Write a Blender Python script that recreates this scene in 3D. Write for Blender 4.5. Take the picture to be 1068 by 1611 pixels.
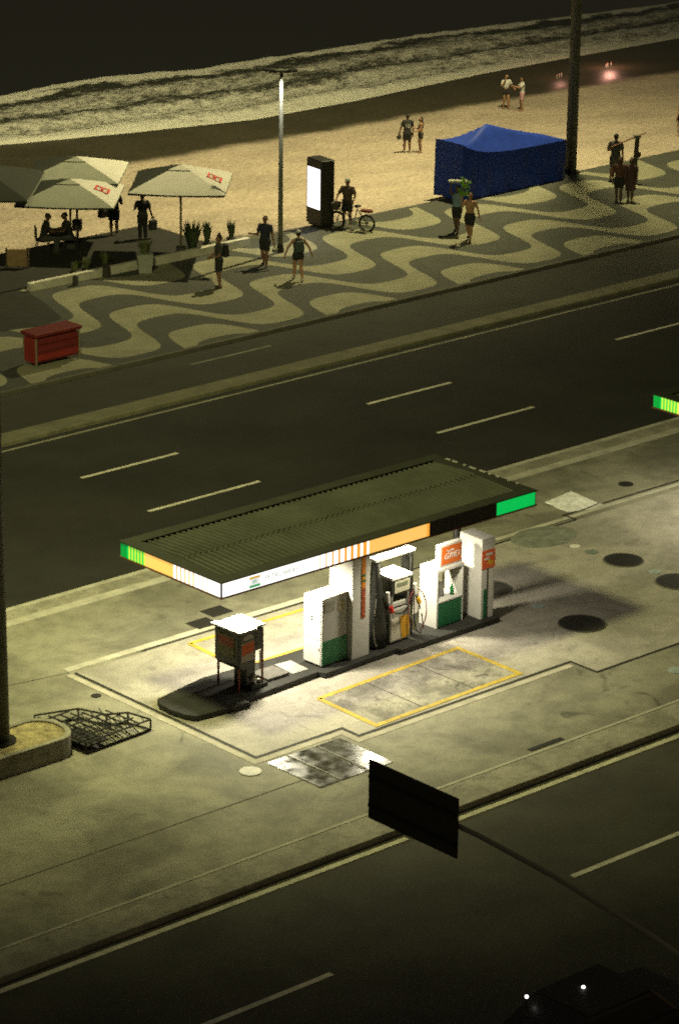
import bpy, bmesh, math, random
from mathutils import Vector, Matrix
random.seed(7)
R = math.radians
for o in list(bpy.data.objects): bpy.data.objects.remove(o)
S = bpy.context.scene
COL = S.collection

# ------------------------------------------------------------------ camera
# world axes: x along the avenue, y towards the sea, z up, metres
YAW, PIT, ROL, F, H = R(42.245544), R(19.215531), R(0.72034555), 5153.144, 27.0
cy_, sy_, cp_, sp_ = math.cos(YAW), math.sin(YAW), math.cos(PIT), math.sin(PIT)
FW = Vector((sy_*cp_, cy_*cp_, -sp_)); RT = Vector((cy_, -sy_, 0)); UP = RT.cross(FW)
c_, s_ = math.cos(ROL), math.sin(ROL)
RT, UP = c_*RT + s_*UP, -s_*RT + c_*UP
cam = bpy.data.cameras.new('camera'); co = bpy.data.objects.new('camera', cam); COL.objects.link(co)
m = Matrix.Identity(4)
for i in range(3):
    m[i][0], m[i][1], m[i][2] = RT[i], UP[i], -FW[i]
m[2][3] = H
co.matrix_world = m
cam.sensor_fit = 'VERTICAL'; cam.sensor_height = 36.0; cam.sensor_width = 36.0
cam.lens = 36.0 * F / 1611.0
cam.clip_start = 0.5; cam.clip_end = 6000
S.camera = co

# ------------------------------------------------------------------ world, night sky, exposure
W = bpy.data.worlds.new('World'); S.world = W; W.use_nodes = True
wn, wl = W.node_tree.nodes, W.node_tree.links
wn.clear()
wo = wn.new('ShaderNodeOutputWorld'); wb = wn.new('ShaderNodeBackground')
sky = wn.new('ShaderNodeTexSky'); sky.sky_type = 'NISHITA'; sky.sun_disc = False
sky.sun_elevation = R(2.0); sky.sun_rotation = R(120)
sky.air_density = 1.0; sky.dust_density = 4.0
tint = wn.new('ShaderNodeMix'); tint.data_type = 'RGBA'; tint.blend_type = 'MIX'
tint.inputs[0].default_value = 0.75
tint.inputs[7].default_value = (0.60, 0.50, 0.25, 1)          # glow of the town under the night sky
wl.new(sky.outputs[0], tint.inputs[6]); wl.new(tint.outputs[2], wb.inputs[0]); wl.new(wb.outputs[0], wo.inputs[0])
wb.inputs[1].default_value = 0.075
S.view_settings.view_transform = 'Standard'; S.view_settings.look = 'None'
S.view_settings.exposure = 0; S.view_settings.gamma = 1
S.cycles.use_denoising = False
S.cycles.filter_width = 1.9
S.cycles.denoiser = 'OPENIMAGEDENOISE'
S.cycles.denoising_input_passes = 'RGB_ALBEDO_NORMAL'
S.cycles.use_adaptive_sampling = False
S.cycles.max_bounces = 5
S.cycles.sample_clamp_indirect = 0.35
S.cycles.use_light_tree = False
W.cycles.sampling_method = 'NONE'

# ------------------------------------------------------------------ helpers
def G(px, py, z=0.0):
    """point of the level z seen at a place of the 1068 x 1611 photograph (used to survey the site)"""
    d = FW*F + RT*(px-534) - UP*(py-805.5)
    return Vector((0, 0, H)) + d*((z-H)/d.z)
BZ = [(79.4, -.04), (81, -.22), (84, -.7), (88, -1.25), (94, -1.9), (100, -2.3), (103, -2.42), (106, -2.6), (115, -3.5), (140, -6), (200, -9)]
def bz(v):
    if v <= BZ[0][0]: return BZ[0][1]
    for (a, p), (b, q) in zip(BZ, BZ[1:]):
        if v <= b: return p + (q-p)*(v-a)/(b-a)
    return BZ[-1][1]
def B(px, py):
    z = 0
    for _ in range(40): z = bz(G(px, py, z).y)*.6 + z*.4
    return G(px, py, z)

MATS = {}
def mat(name, col, rough=.8, metal=0.0, var=.0, scale=3.0, bump=0.0, bscale=None, emit=None, es=0.0, spec=.5, speck=0.0, alpha=None):
    if name in MATS: return MATS[name]
    M = bpy.data.materials.new(name); M.use_nodes = True
    nt = M.node_tree; n, l = nt.nodes, nt.links
    b = n['Principled BSDF']
    b.inputs['Base Color'].default_value = (*col, 1); b.inputs['Roughness'].default_value = rough
    b.inputs['Metallic'].default_value = metal; b.inputs['Specular IOR Level'].default_value = spec
    if var or speck or bump:
        tc = n.new('ShaderNodeTexCoord')
    if var or speck:
        no = n.new('ShaderNodeTexNoise'); no.inputs['Scale'].default_value = scale; no.inputs['Detail'].default_value = 6
        no.inputs['Roughness'].default_value = .65
        l.new(tc.outputs['Object'], no.inputs['Vector'])
        mr = n.new('ShaderNodeMapRange'); mr.inputs[1].default_value = .3; mr.inputs[2].default_value = .7
        mr.inputs[3].default_value = 1-var; mr.inputs[4].default_value = 1+var
        l.new(no.outputs[0], mr.inputs[0]); last = mr.outputs[0]
        if speck:
            n2 = n.new('ShaderNodeTexNoise'); n2.inputs['Scale'].default_value = 38; n2.inputs['Detail'].default_value = 3
            l.new(tc.outputs['Object'], n2.inputs['Vector'])
            m2 = n.new('ShaderNodeMapRange'); m2.inputs[1].default_value = .3; m2.inputs[2].default_value = .7
            m2.inputs[3].default_value = 1-speck; m2.inputs[4].default_value = 1+speck
            l.new(n2.outputs[0], m2.inputs[0])
            mm = n.new('ShaderNodeMath'); mm.operation = 'MULTIPLY'
            l.new(last, mm.inputs[0]); l.new(m2.outputs[0], mm.inputs[1]); last = mm.outputs[0]
        vm = n.new('ShaderNodeVectorMath'); vm.operation = 'SCALE'; vm.inputs[0].default_value = col
        l.new(last, vm.inputs['Scale']); l.new(vm.outputs[0], b.inputs['Base Color'])
    if bump:
        nb = n.new('ShaderNodeTexNoise'); nb.inputs['Scale'].default_value = bscale or scale*4; nb.inputs['Detail'].default_value = 5
        l.new(tc.outputs['Object'], nb.inputs['Vector'])
        bp = n.new('ShaderNodeBump'); bp.inputs['Strength'].default_value = bump; bp.inputs['Distance'].default_value = .03
        l.new(nb.outputs[0], bp.inputs['Height']); l.new(bp.outputs[0], b.inputs['Normal'])
    if emit:
        M.cycles.emission_sampling = 'NONE'
        b.inputs['Emission Color'].default_value = (*emit, 1); b.inputs['Emission Strength'].default_value = es
    MATS[name] = M
    return M

class MB:
    """collects shapes and links them as ONE mesh object"""
    def __init__(s): s.bm = bmesh.new()
    def _mi(s, vs, mi):
        if mi:
            fs = {f for v in vs for f in v.link_faces}
            for f in fs: f.material_index = mi
    def box(s, c, d, rz=0, mi=0, rx=0, ry=0):
        M_ = Matrix.Translation(c) @ Matrix.Rotation(rz, 4, 'Z') @ Matrix.Rotation(ry, 4, 'Y') @ Matrix.Rotation(rx, 4, 'X') @ Matrix.Diagonal((*d, 1))
        s._mi(bmesh.ops.create_cube(s.bm, size=1, matrix=M_)['verts'], mi); return s
    def b2(s, a, b, mi=0):
        return s.box([(p+q)/2 for p, q in zip(a, b)], [abs(q-p) for p, q in zip(a, b)], mi=mi)
    def cone(s, p, q, r0, r1=None, seg=12, mi=0):
        p, q = Vector(p), Vector(q); d = q-p
        if d.length < 1e-6: return s
        M_ = Matrix.Translation((p+q)/2) @ d.to_track_quat('Z', 'Y').to_matrix().to_4x4()
        s._mi(bmesh.ops.create_cone(s.bm, cap_ends=True, segments=seg, radius1=r0, radius2=r0 if r1 is None else r1, depth=d.length, matrix=M_)['verts'], mi); return s
    def ell(s, c, r, mi=0, sub=2, rot=None):
        if not hasattr(r, '__len__'): r = (r, r, r)
        M_ = Matrix.Translation(c) @ (rot or Matrix.Identity(4)) @ Matrix.Diagonal((*r, 1))
        s._mi(bmesh.ops.create_icosphere(s.bm, subdivisions=sub, radius=1, matrix=M_)['verts'], mi); return s
    def cap(s, p, q, r0, r1, seg=10):
        s.cone(p, q, r0, r1, seg); s.ell(p, r0, sub=2); s.ell(q, r1, sub=2); return s
    def tube(s, pts, r, seg=6, mi=0):
        pts = [Vector(p) for p in pts]; rings = []
        for i, p in enumerate(pts):
            t = (pts[min(i+1, len(pts)-1)] - pts[max(i-1, 0)]).normalized()
            a = t.cross(Vector((0, 0, 1)))
            if a.length < .05: a = t.cross(Vector((1, 0, 0)))
            a.normalize(); b = t.cross(a)
            rings.append([s.bm.verts.new(p + (a*math.cos(k*2*math.pi/seg) + b*math.sin(k*2*math.pi/seg))*r) for k in range(seg)])
        for A, C_ in zip(rings, rings[1:]):
            for k in range(seg):
                f = s.bm.faces.new((A[k], A[(k+1) % seg], C_[(k+1) % seg], C_[k])); f.material_index = mi
        for rg in (rings[0], rings[-1]): s.bm.faces.new(rg).material_index = mi
        return s
    def loft(s, rings, seg=16, mi=0):
        """rings: (x, y, z, rx, ry)"""
        L = [[s.bm.verts.new((x + rx*math.cos(k*2*math.pi/seg), y + ry*math.sin(k*2*math.pi/seg), z)) for k in range(seg)] for x, y, z, rx, ry in rings]
        for A, C_ in zip(L, L[1:]):
            for k in range(seg):
                s.bm.faces.new((A[k], A[(k+1) % seg], C_[(k+1) % seg], C_[k])).material_index = mi
        s.bm.faces.new(L[0]).material_index = mi; s.bm.faces.new(L[-1]).material_index = mi
        return s
    def prism(s, pts, z0, z1, mi=0):
        a = [s.bm.verts.new((p[0], p[1], z0)) for p in pts]; b = [s.bm.verts.new((p[0], p[1], z1)) for p in pts]
        k = len(pts)
        fs = [s.bm.faces.new(a), s.bm.faces.new(b)] + [s.bm.faces.new((a[i], a[(i+1) % k], b[(i+1) % k], b[i])) for i in range(k)]
        for f in fs: f.material_index = mi
        return s
    def poly(s, pts, mi=0):
        f = s.bm.faces.new([s.bm.verts.new(p) for p in pts]); f.material_index = mi; return s
    def strip(s, pts, w, z, mi=0):
        """flat band of width w along a polyline at height z"""
        pts = [Vector((p[0], p[1])) for p in pts]; L = []
        for i, p in enumerate(pts):
            d0 = (pts[i]-pts[i-1]).normalized() if i else (pts[1]-pts[0]).normalized()
            d1 = (pts[i+1]-pts[i]).normalized() if i+1 < len(pts) else d0
            t = (d0+d1).normalized(); nrm = Vector((-t.y, t.x)); k = w/2/max(.4, nrm.dot(Vector((-d0.y, d0.x))))
            L.append((s.bm.verts.new((*(p+nrm*k), z)), s.bm.verts.new((*(p-nrm*k), z))))
        for a, b in zip(L, L[1:]): s.bm.faces.new((a[0], a[1], b[1], b[0])).material_index = mi
        return s
    def build(s, name, mats, parent=None, smooth=False, bev=0, loc=None, remesh=0, recalc=True, smi=0):
        if recalc: bmesh.ops.recalc_face_normals(s.bm, faces=s.bm.faces)
        me = bpy.data.meshes.new(name); s.bm.to_mesh(me); s.bm.free()
        for q in (mats if isinstance(mats, (list, tuple)) else [mats]): me.materials.append(q)
        o = bpy.data.objects.new(name, me); COL.objects.link(o)
        if remesh:
            r = o.modifiers.new('r', 'REMESH'); r.mode = 'VOXEL'; r.voxel_size = remesh
            if smi:
                k = o.modifiers.new('s', 'SMOOTH'); k.iterations = smi; k.factor = .5
            dg = bpy.context.evaluated_depsgraph_get()
            nm = bpy.data.meshes.new_from_object(o.evaluated_get(dg)); o.modifiers.clear()
            o.data = nm; bpy.data.meshes.remove(me); me = nm; me.name = name
        if smooth:
            for p in me.polygons: p.use_smooth = True
        if bev:
            k = o.modifiers.new('b', 'BEVEL'); k.width = bev; k.segments = 2; k.limit_method = 'ANGLE'
        if parent: o.parent = parent
        if loc is not None: o.location = loc
        return o

def tag(o, label=None, cat=None, group=None, kind=None):
    if label: o['label'] = label
    if cat: o['category'] = cat
    if group: o['group'] = group
    if kind: o['kind'] = kind
    return o
def empty(name, loc, rz=0, label=None, cat=None, group=None):
    o = bpy.data.objects.new(name, None); COL.objects.link(o); o.empty_display_size = .2
    o.location = loc; o.rotation_euler = (0, 0, rz)
    return tag(o, label, cat, group)
def struct(o): o['kind'] = 'structure'; return o
def copy_tree(o, parent=None):
    c = o.copy(); COL.objects.link(c)
    if parent: c.parent = parent
    for ch in list(o.children): copy_tree(ch, c)
    return c
def text(name, s, size, m_, parent, loc, rot, ext=.002, align='CENTER', shear=0, sx=1):
    cu = bpy.data.curves.new(name, 'FONT'); cu.body = s; cu.size = size; cu.extrude = ext; cu.align_x = align; cu.align_y = 'CENTER'; cu.shear = shear
    t = bpy.data.objects.new(name, cu); COL.objects.link(t)
    dg = bpy.context.evaluated_depsgraph_get(); me = bpy.data.meshes.new_from_object(t.evaluated_get(dg))
    bpy.data.objects.remove(t); bpy.data.curves.remove(cu)
    me.materials.clear(); me.materials.append(m_); me.name = name
    o = bpy.data.objects.new(name, me); COL.objects.link(o); o.parent = parent; o.location = loc; o.rotation_euler = rot; o.scale = (sx, 1, 1)
    return o

# ------------------------------------------------------------------ tall lighting masts (their heads stand above the frame)
LAMP = (1.0, .885, .44)
mast_m = mat('mast_steel', (.085, .085, .07), .6, .3, var=.25, scale=2)
head_m = mat('lamp_glass', (.8, .75, .6), .3, emit=(1, .85, .5), es=2)
dark_m = mat('dark_metal', (.025, .024, .02), .5, .4, var=.2, scale=6)
def mast(base, h, r, label, heads, tone=LAMP):
    t = empty('light_mast', base, 0, label, 'light mast')
    MB().cone((0, 0, .04), (0, 0, h), r, r*.55, 20).build('pole', mast_m, t, smooth=True)
    MB().cone((0, 0, 0), (0, 0, .05), r*1.7, r*1.7, 16).build('base_plate', dark_m, t, bev=.01)
    a = MB()
    for i, (p, aim, power, ang, blend, rad) in enumerate(heads):
        p = Vector(p); aim = Vector(aim)
        a.cone((0, 0, p.z+.2), p + Vector((0, 0, .22)), .05, .05, 8)
        d = (aim-p).normalized()
        q = d.to_track_quat('-Z', 'Y')
        hd = MB().box((0, 0, .1), (.62, .46, .2)).build('floodlight', dark_m, t, bev=.03); hd.location = p; hd.rotation_euler = q.to_euler()
        MB().box((0, 0, -.006), (.52, .36, .008)).build('lens', head_m, hd)
        L = bpy.data.lights.new('mast_lamp', 'SPOT'); L.energy = power; L.color = tone; L.spot_size = R(ang); L.spot_blend = blend; L.shadow_soft_size = rad
        lo = bpy.data.objects.new('mast_lamp', L); COL.objects.link(lo); lo.parent = t; lo.location = p + d*.1; lo.rotation_euler = q.to_euler()
    a.build('head_frame', dark_m, t)
    return t
PA = Vector((83.1, 79.45, 0))
mast(PA, 29, .205, 'tall grey light mast on the promenade edge right of the blue tent',
     [((.6, .6, 28), (-9, 16, -1.5), 64000, 132, 1, .3)])
PB = Vector((36.41, 50.32, .42))
mast(PB, 18, .2, 'dark light mast rising out of the concrete planter at the left',
     [((.8, 1.0, 17), (9, 9, 0), 15500, 144, 1, 1.0)], (1.0, .97, .41))

# ------------------------------------------------------------------ ground materials
asphalt = mat('asphalt', (.022, .0215, .0165), .85, var=.4, scale=.35, bump=.3, bscale=60, speck=.25)
def paving(name, col, stain=.5, sc=.35):
    M = bpy.data.materials.new(name); M.use_nodes = True; n, l = M.node_tree.nodes, M.node_tree.links
    b = n['Principled BSDF']; b.inputs['Roughness'].default_value = .75
    tc = n.new('ShaderNodeTexCoord')
    def noise(scale, d=6, rg=.6, dist=0):
        q = n.new('ShaderNodeTexNoise'); q.inputs['Scale'].default_value = scale; q.inputs['Detail'].default_value = d; q.inputs['Roughness'].default_value = rg
        q.inputs['Distortion'].default_value = dist; l.new(tc.outputs['Object'], q.inputs['Vector']); return q.outputs[0]
    def rng(x, a, b_, c, d):
        q = n.new('ShaderNodeMapRange'); q.interpolation_type = 'SMOOTHSTEP'
        for i, v in enumerate((a, b_, c, d)): q.inputs[i+1].default_value = v
        l.new(x, q.inputs[0]); return q.outputs[0]
    def mul(x, y):
        q = n.new('ShaderNodeMath'); q.operation = 'MULTIPLY'; l.new(x, q.inputs[0]); l.new(y, q.inputs[1]); return q.outputs[0]
    f = mul(rng(noise(sc, 5, .6, .6), .36, .62, 1-stain*.55, 1.08), rng(noise(sc*5, 6, .65), .3, .62, 1-stain*.35, 1.05))
    f = mul(f, rng(noise(32, 3), .3, .7, .72, 1.25))
    f = mul(f, rng(noise(sc*2.3, 3, .5, 1.5), .62, .75, 1, 1-stain*.75))
    vm = n.new('ShaderNodeVectorMath'); vm.operation = 'SCALE'; vm.inputs[0].default_value = col
    l.new(f, vm.inputs['Scale']); l.new(vm.outputs[0], b.inputs['Base Color'])
    bp = n.new('ShaderNodeBump'); bp.inputs['Strength'].default_value = .25; bp.inputs['Distance'].default_value = .02
    l.new(noise(40, 3), bp.inputs['Height']); l.new(bp.outputs[0], b.inputs['Normal'])
    MATS[name] = M; return M
concrete = paving('old_concrete', (.275, .262, .20), .7)
slab_m = paving('station_slab', (.36, .335, .285), .4, .6)
stained = paving('stained_slab', (.33, .31, .26), .85, 1.1)
kerb_m = paving('granite_kerb', (.34, .32, .25), .5, 1.2)
edge_m = mat('worn_white_edge', (.46, .44, .36), .8, var=.3, scale=2)
white_line = mat('road_paint', (.72, .69, .56), .7, var=.3, scale=4, speck=.2)
dim_line = mat('worn_road_paint', (.20, .195, .15), .8, var=.4, scale=2, speck=.3)
yellow_line = mat('yellow_paint', (.50, .36, .05), .7, var=.35, scale=4, speck=.2)
groove = mat('groove_black', (.018, .017, .014), .8)

# ------------------------------------------------------------------ ground, roads, kerbs
RZ = -.13
struct(MB().poly([(-400, -300, -.2), (900, -300, -.2), (900, 80, -.2), (-400, 80, -.2)]).build('ground', asphalt))
struct(MB().poly([(-100, 18, RZ), (300, 18, RZ), (300, 42.7, RZ), (-100, 42.7, RZ)]).build('avenue_road_inland', mat('brightened_asphalt', (.060, .058, .040), .85, var=.4, scale=.4, bump=.3, bscale=60, speck=.3)))  # asphalt colour lightened in place of lamp light on the near lanes
struct(MB().poly([(-100, 57, RZ), (300, 57, RZ), (300, 67.5, RZ), (-100, 67.5, RZ)]).build('avenue_road_seaside', asphalt))
cyc = mat('cycle_path_paving', (.036, .036, .027), .85, var=.25, scale=.6, speck=.3)
struct(MB().poly([(-100, 67.7, RZ+.02), (300, 67.7, RZ+.02), (300, 71.1, RZ+.02), (-100, 71.1, RZ+.02)]).build('cycle_path', cyc))
struct(MB().b2((-100, 43.5, -.19), (300, 56.3, 0)).build('median_pavement', concrete))
struct(MB().b2((-100, 42.56, -.19), (300, 43.42, .004)).build('kerb', kerb_m, bev=.02))
struct(MB().b2((-100, 43.42, -.19), (300, 43.5, .010)).build('kerb_edge', edge_m))
struct(MB().b2((-100, 56.3, -.19), (300, 56.6, .006)).b2((-100, 57.1, -.19), (300, 57.26, .006)).build('kerb_edge', edge_m))
struct(MB().b2((-100, 56.6, -.19), (300, 57.1, 0)).build('kerb', kerb_m))
struct(MB().b2((-100, 67.25, -.19), (300, 67.95, .0)).build('kerb', mat('green_kerb', (.16, .155, .10), .85, var=.3, scale=1.5, speck=.3), bev=.04))
mk = MB()
z = RZ + .004
def Gz(px, py): return G(px, py, RZ)
y0 = (Gz(0, 1557).y + Gz(721, 1291).y + Gz(1068, 1158).y)/3
u1, u2 = Gz(646, 1322).x, Gz(716, 1296).x
mk.b2((-60, y0-.07, z), (u1, y0+.07, z+.003)); mk.b2((u2, y0-.07, z), (200, y0+.07, z+.003))
yA = Gz(522, 1532).y; e1 = Gz(522, 1532).x; st = Gz(901, 1380).x; per = st - e1 + 3.7
for k in range(-3, 8):
    a = st + k*per
    mk.b2((a, yA-.065, z), (a+3.7, yA+.065, z+.003))
for p0, p1 in (((232, 804), (410, 758)), ((126.4, 751.5), (281.4, 713.7))):
    a, b = Gz(*p0), Gz(*p1); L_ = b.x-a.x; y = (a.y+b.y)/2
    for k in range(-2, 9):
        if k >= 2 and y > 62 and k < 3: pass
        x = a.x + k*10.02
        mk.b2((x, y-.06, z), (x+L_, y+.06, z+.003))
struct(mk.build('lane_markings', white_line))
a = Gz(357, 623.5)
struct(MB().b2((-100, a.y-.05, z), (300, a.y+.05, z+.003)).build('edge_marking', mat('half_worn_paint', (.30, .29, .22), .8, var=.35, scale=1.2, speck=.25)))
p, q = G(300, 574, RZ+.02), G(432, 546, RZ+.02)
struct(MB().b2((p.x, p.y-.05, RZ+.024), (q.x, p.y+.05, RZ+.027)).build('cycle_path_marking', dim_line))

# station slab, drain channel, yellow bays
d = [G(*t) for t in ((123, 1058), (400, 1193), (538, 1147), (570, 1157), (893, 1041), (940, 1057), (1068, 1012))]
U0 = 40.48; poly = [(U0, 53.1), (U0, 47.03), (42.86, 47.03), (42.86, 46.5), (49.24, 46.55), (49.24, 45.74), (70, 45.74), (70, 53.05)]
struct(MB().poly([(*t, .004) for t in poly]).build('station_slab', slab_m))
struct(MB().strip([(U0, 53.1), (U0, 47.03), (42.86, 47.03), (42.86, 46.5), (49.24, 46.55), (49.24, 45.74), (70, 45.74)], .075, .008).build('drain_channel', groove))
struct(MB().strip([(U0-.17, 53.1), (U0-.17, 46.85), (42.7, 46.85), (42.7, 46.32), (49.1, 46.38)], .16, .007).build('channel_edge', mat('channel_edge', (.40, .37, .30), .8, var=.25, scale=2)))
struct(MB().strip([(40.4, 53.35), (49, 53.3)], .22, .008).strip([(53.6, 53.35), (75, 53.3)], .16, .008).build('slab_edge', edge_m))
struct(MB().strip([(42.4, 53.17), (56.2, 53.1)], .06, .009).strip([(56.2, 53.1), (56.2, 53.55), (75, 53.5)], .07, .009).build('drain_channel', groove))
def bay(c, w=.13):
    struct(MB().strip([*c, c[0]], w, .013).build('bay_marking', yellow_line))
bx = [(43.56, 48.55), (47.9, 48.75), (47.88, 46.78), (43.5, 46.66)]
struct(MB().poly([(*t, .009) for t in bx]).build('stained_bay', stained))
bay(bx)
bay([(43.5, 52.83), (47.9, 52.78), (47.9, 50.95), (43.42, 51.0)])
struct(MB().strip([(44.95, 48.5), (44.95, 46.8)], .03, .011).strip([(46.5, 48.6), (46.5, 46.8)], .03, .011).strip([(20, 45.6), (42, 45.55)], .03, .005).strip([(38.2, 53.6), (40.4, 53.2)], .03, .005).build('expansion_joint', mat('joint', (.07, .065, .05), .9, var=.4, scale=3)))
# ------------------------------------------------------------------ promenade mosaic
stone_d = mat('dark_basalt_mosaic', (.052, .055, .043), .75, var=.2, scale=1.2, speck=.45, bump=.3, bscale=30)
stone_l = mat('pale_limestone_mosaic', (.25, .243, .16), .75, var=.2, scale=1.0, speck=.4, bump=.3, bscale=30)
struct(MB().b2((-60, 71.0, -.19), (250, 79.45, 0)).build('promenade', stone_d))
struct(MB().b2((-60, 70.86, -.19), (250, 71.0, .012)).build('kerb', mat('promenade_kerb', (.1, .095, .07), .85, var=.3, scale=2), bev=.015))
PU, PV = 5.56, 2.82
def wave(u):
    """a rounded square wave: steep flanks, broad lobes, like the paving of the avenue"""
    t = (u-63.95)*2*math.pi/PU
    return math.tanh(2.1*math.sin(t))/math.tanh(2.1)
wv = MB()
V0, V1 = 71.03, 79.2
for k in range(-4, 5):
    prev = None
    for i in range(2400):
        u = 20 + i*.05
        w = 1.40*wave(u)
        a, b = [min(V1, max(V0, 72.76 + PV*k + dv + w)) for dv in (0, 1.34)]
        if b-a < .004: prev = None; continue
        cur = (wv.bm.verts.new((u, a, .004)), wv.bm.verts.new((u, b, .004)))
        if prev: wv.bm.faces.new((prev[0], cur[0], cur[1], prev[1]))
        prev = cur
struct(wv.build('wave_mosaic', stone_l))

# ------------------------------------------------------------------ beach, sea
def sand_material():
    M = bpy.data.materials.new('beach_sand'); M.use_nodes = True; n, l = M.node_tree.nodes, M.node_tree.links
    b = n['Principled BSDF']
    tc = n.new('ShaderNodeTexCoord'); sx = n.new('ShaderNodeSeparateXYZ'); l.new(tc.outputs['Object'], sx.inputs[0])
    def math_(op, x, y):
        q = n.new('ShaderNodeMath'); q.operation = op
        for i, t in enumerate((x, y)):
            if isinstance(t, (int, float)): q.inputs[i].default_value = t
            else: l.new(t, q.inputs[i])
        return q.outputs[0]
    def noise(scale, d=5, rg=.6):
        q = n.new('ShaderNodeTexNoise'); q.inputs['Scale'].default_value = scale; q.inputs['Detail'].default_value = d; q.inputs['Roughness'].default_value = rg
        l.new(tc.outputs['Object'], q.inputs['Vector']); return q.outputs[0]
    def rng(x, a, b_, c, d):
        q = n.new('ShaderNodeMapRange'); q.interpolation_type = 'SMOOTHSTEP'
        for i, v in enumerate((a, b_, c, d)): q.inputs[i+1].default_value = v
        l.new(x, q.inputs[0]); return q.outputs[0]
    w0, w1 = B(0, 290), B(1068, 110)
    slope = (w1.y-w0.y)/(w1.x-w0.x)
    wet = math_('SUBTRACT', sx.outputs[1], math_('ADD', math_('MULTIPLY', math_('SUBTRACT', sx.outputs[0], w0.x), slope), w0.y))
    wet = math_('ADD', wet, math_('MULTIPLY', math_('SUBTRACT', noise(.5), .5), 1.6))
    wetm = rng(wet, -.8, .35, 0, 1)
    dirt = math_('SUBTRACT', math_('ADD', math_('MULTIPLY', math_('SUBTRACT', sx.outputs[0], 60.8), -.356), 83.2), sx.outputs[1])
    dirt = math_('ADD', dirt, math_('MULTIPLY', math_('SUBTRACT', noise(1.3), .5), 1.3))
    dirtm = rng(dirt, -.35, .35, 0, 1)
    f = math_('MULTIPLY', rng(noise(.35), .3, .7, .82, 1.1), rng(noise(7, 4), .3, .7, .72, 1.2))
    litter = rng(noise(3.1, 2, .5), .66, .72, 0, 1)
    near = rng(sx.outputs[0], 62, 76, 1, 0)
    lit = math_('MULTIPLY', litter, math_('MULTIPLY', near, .6))
    f = math_('MULTIPLY', f, math_('SUBTRACT', 1, lit))
    def mix(fac, a, c):
        q = n.new('ShaderNodeMix'); q.data_type = 'RGBA'; l.new(fac, q.inputs[0])
        for i, t in ((6, a), (7, c)):
            if isinstance(t, tuple): q.inputs[i].default_value = (*t, 1)
            else: l.new(t, q.inputs[i])
        return q.outputs[2]
    c = mix(dirtm, (.47, .39, .30), (.105, .10, .06))
    c = mix(wetm, c, (.055, .049, .029))
    vm = n.new('ShaderNodeVectorMath'); vm.operation = 'SCALE'; l.new(c, vm.inputs[0]); l.new(f, vm.inputs['Scale'])
    l.new(vm.outputs[0], b.inputs['Base Color'])
    l.new(rng(wet, -1.5, 1, .95, .42), b.inputs['Roughness'])
    b.inputs['Specular IOR Level'].default_value = .25
    bp = n.new('ShaderNodeBump'); bp.inputs['Distance'].default_value = .12
    l.new(rng(wet, -1.2, .6, 1.0, .06), bp.inputs['Strength'])
    l.new(math_('ADD', noise(1.9, 5, .65), math_('MULTIPLY', noise(6, 3), .5)), bp.inputs['Height']); l.new(bp.outputs[0], b.inputs['Normal'])
    return M
sb = MB()
vs = [79.44 + .5*i for i in range(56)] + [110, 120, 140, 200]
rows = []
us = [-60 + 2*i for i in range(160)]
for v in vs:
    rows.append([sb.bm.verts.new((u, v, bz(v) + (random.uniform(-.02, .02) if 81 < v < 96 else 0))) for u in us])
for A, C_ in zip(rows, rows[1:]):
    for i in range(len(us)-1): sb.bm.faces.new((A[i], A[i+1], C_[i+1], C_[i]))
struct(sb.build('beach', sand_material(), smooth=True))
sea_m = mat('night_sea', (.010, .011, .009), .28, bump=.8, scale=.3, bscale=1.3, spec=.35)
struct(MB().poly([(-3000, 101.2, -2.52), (4000, 101.2, -2.52), (4000, 6000, -2.52), (-3000, 6000, -2.52)]).build('sea_water', sea_m))
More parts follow.
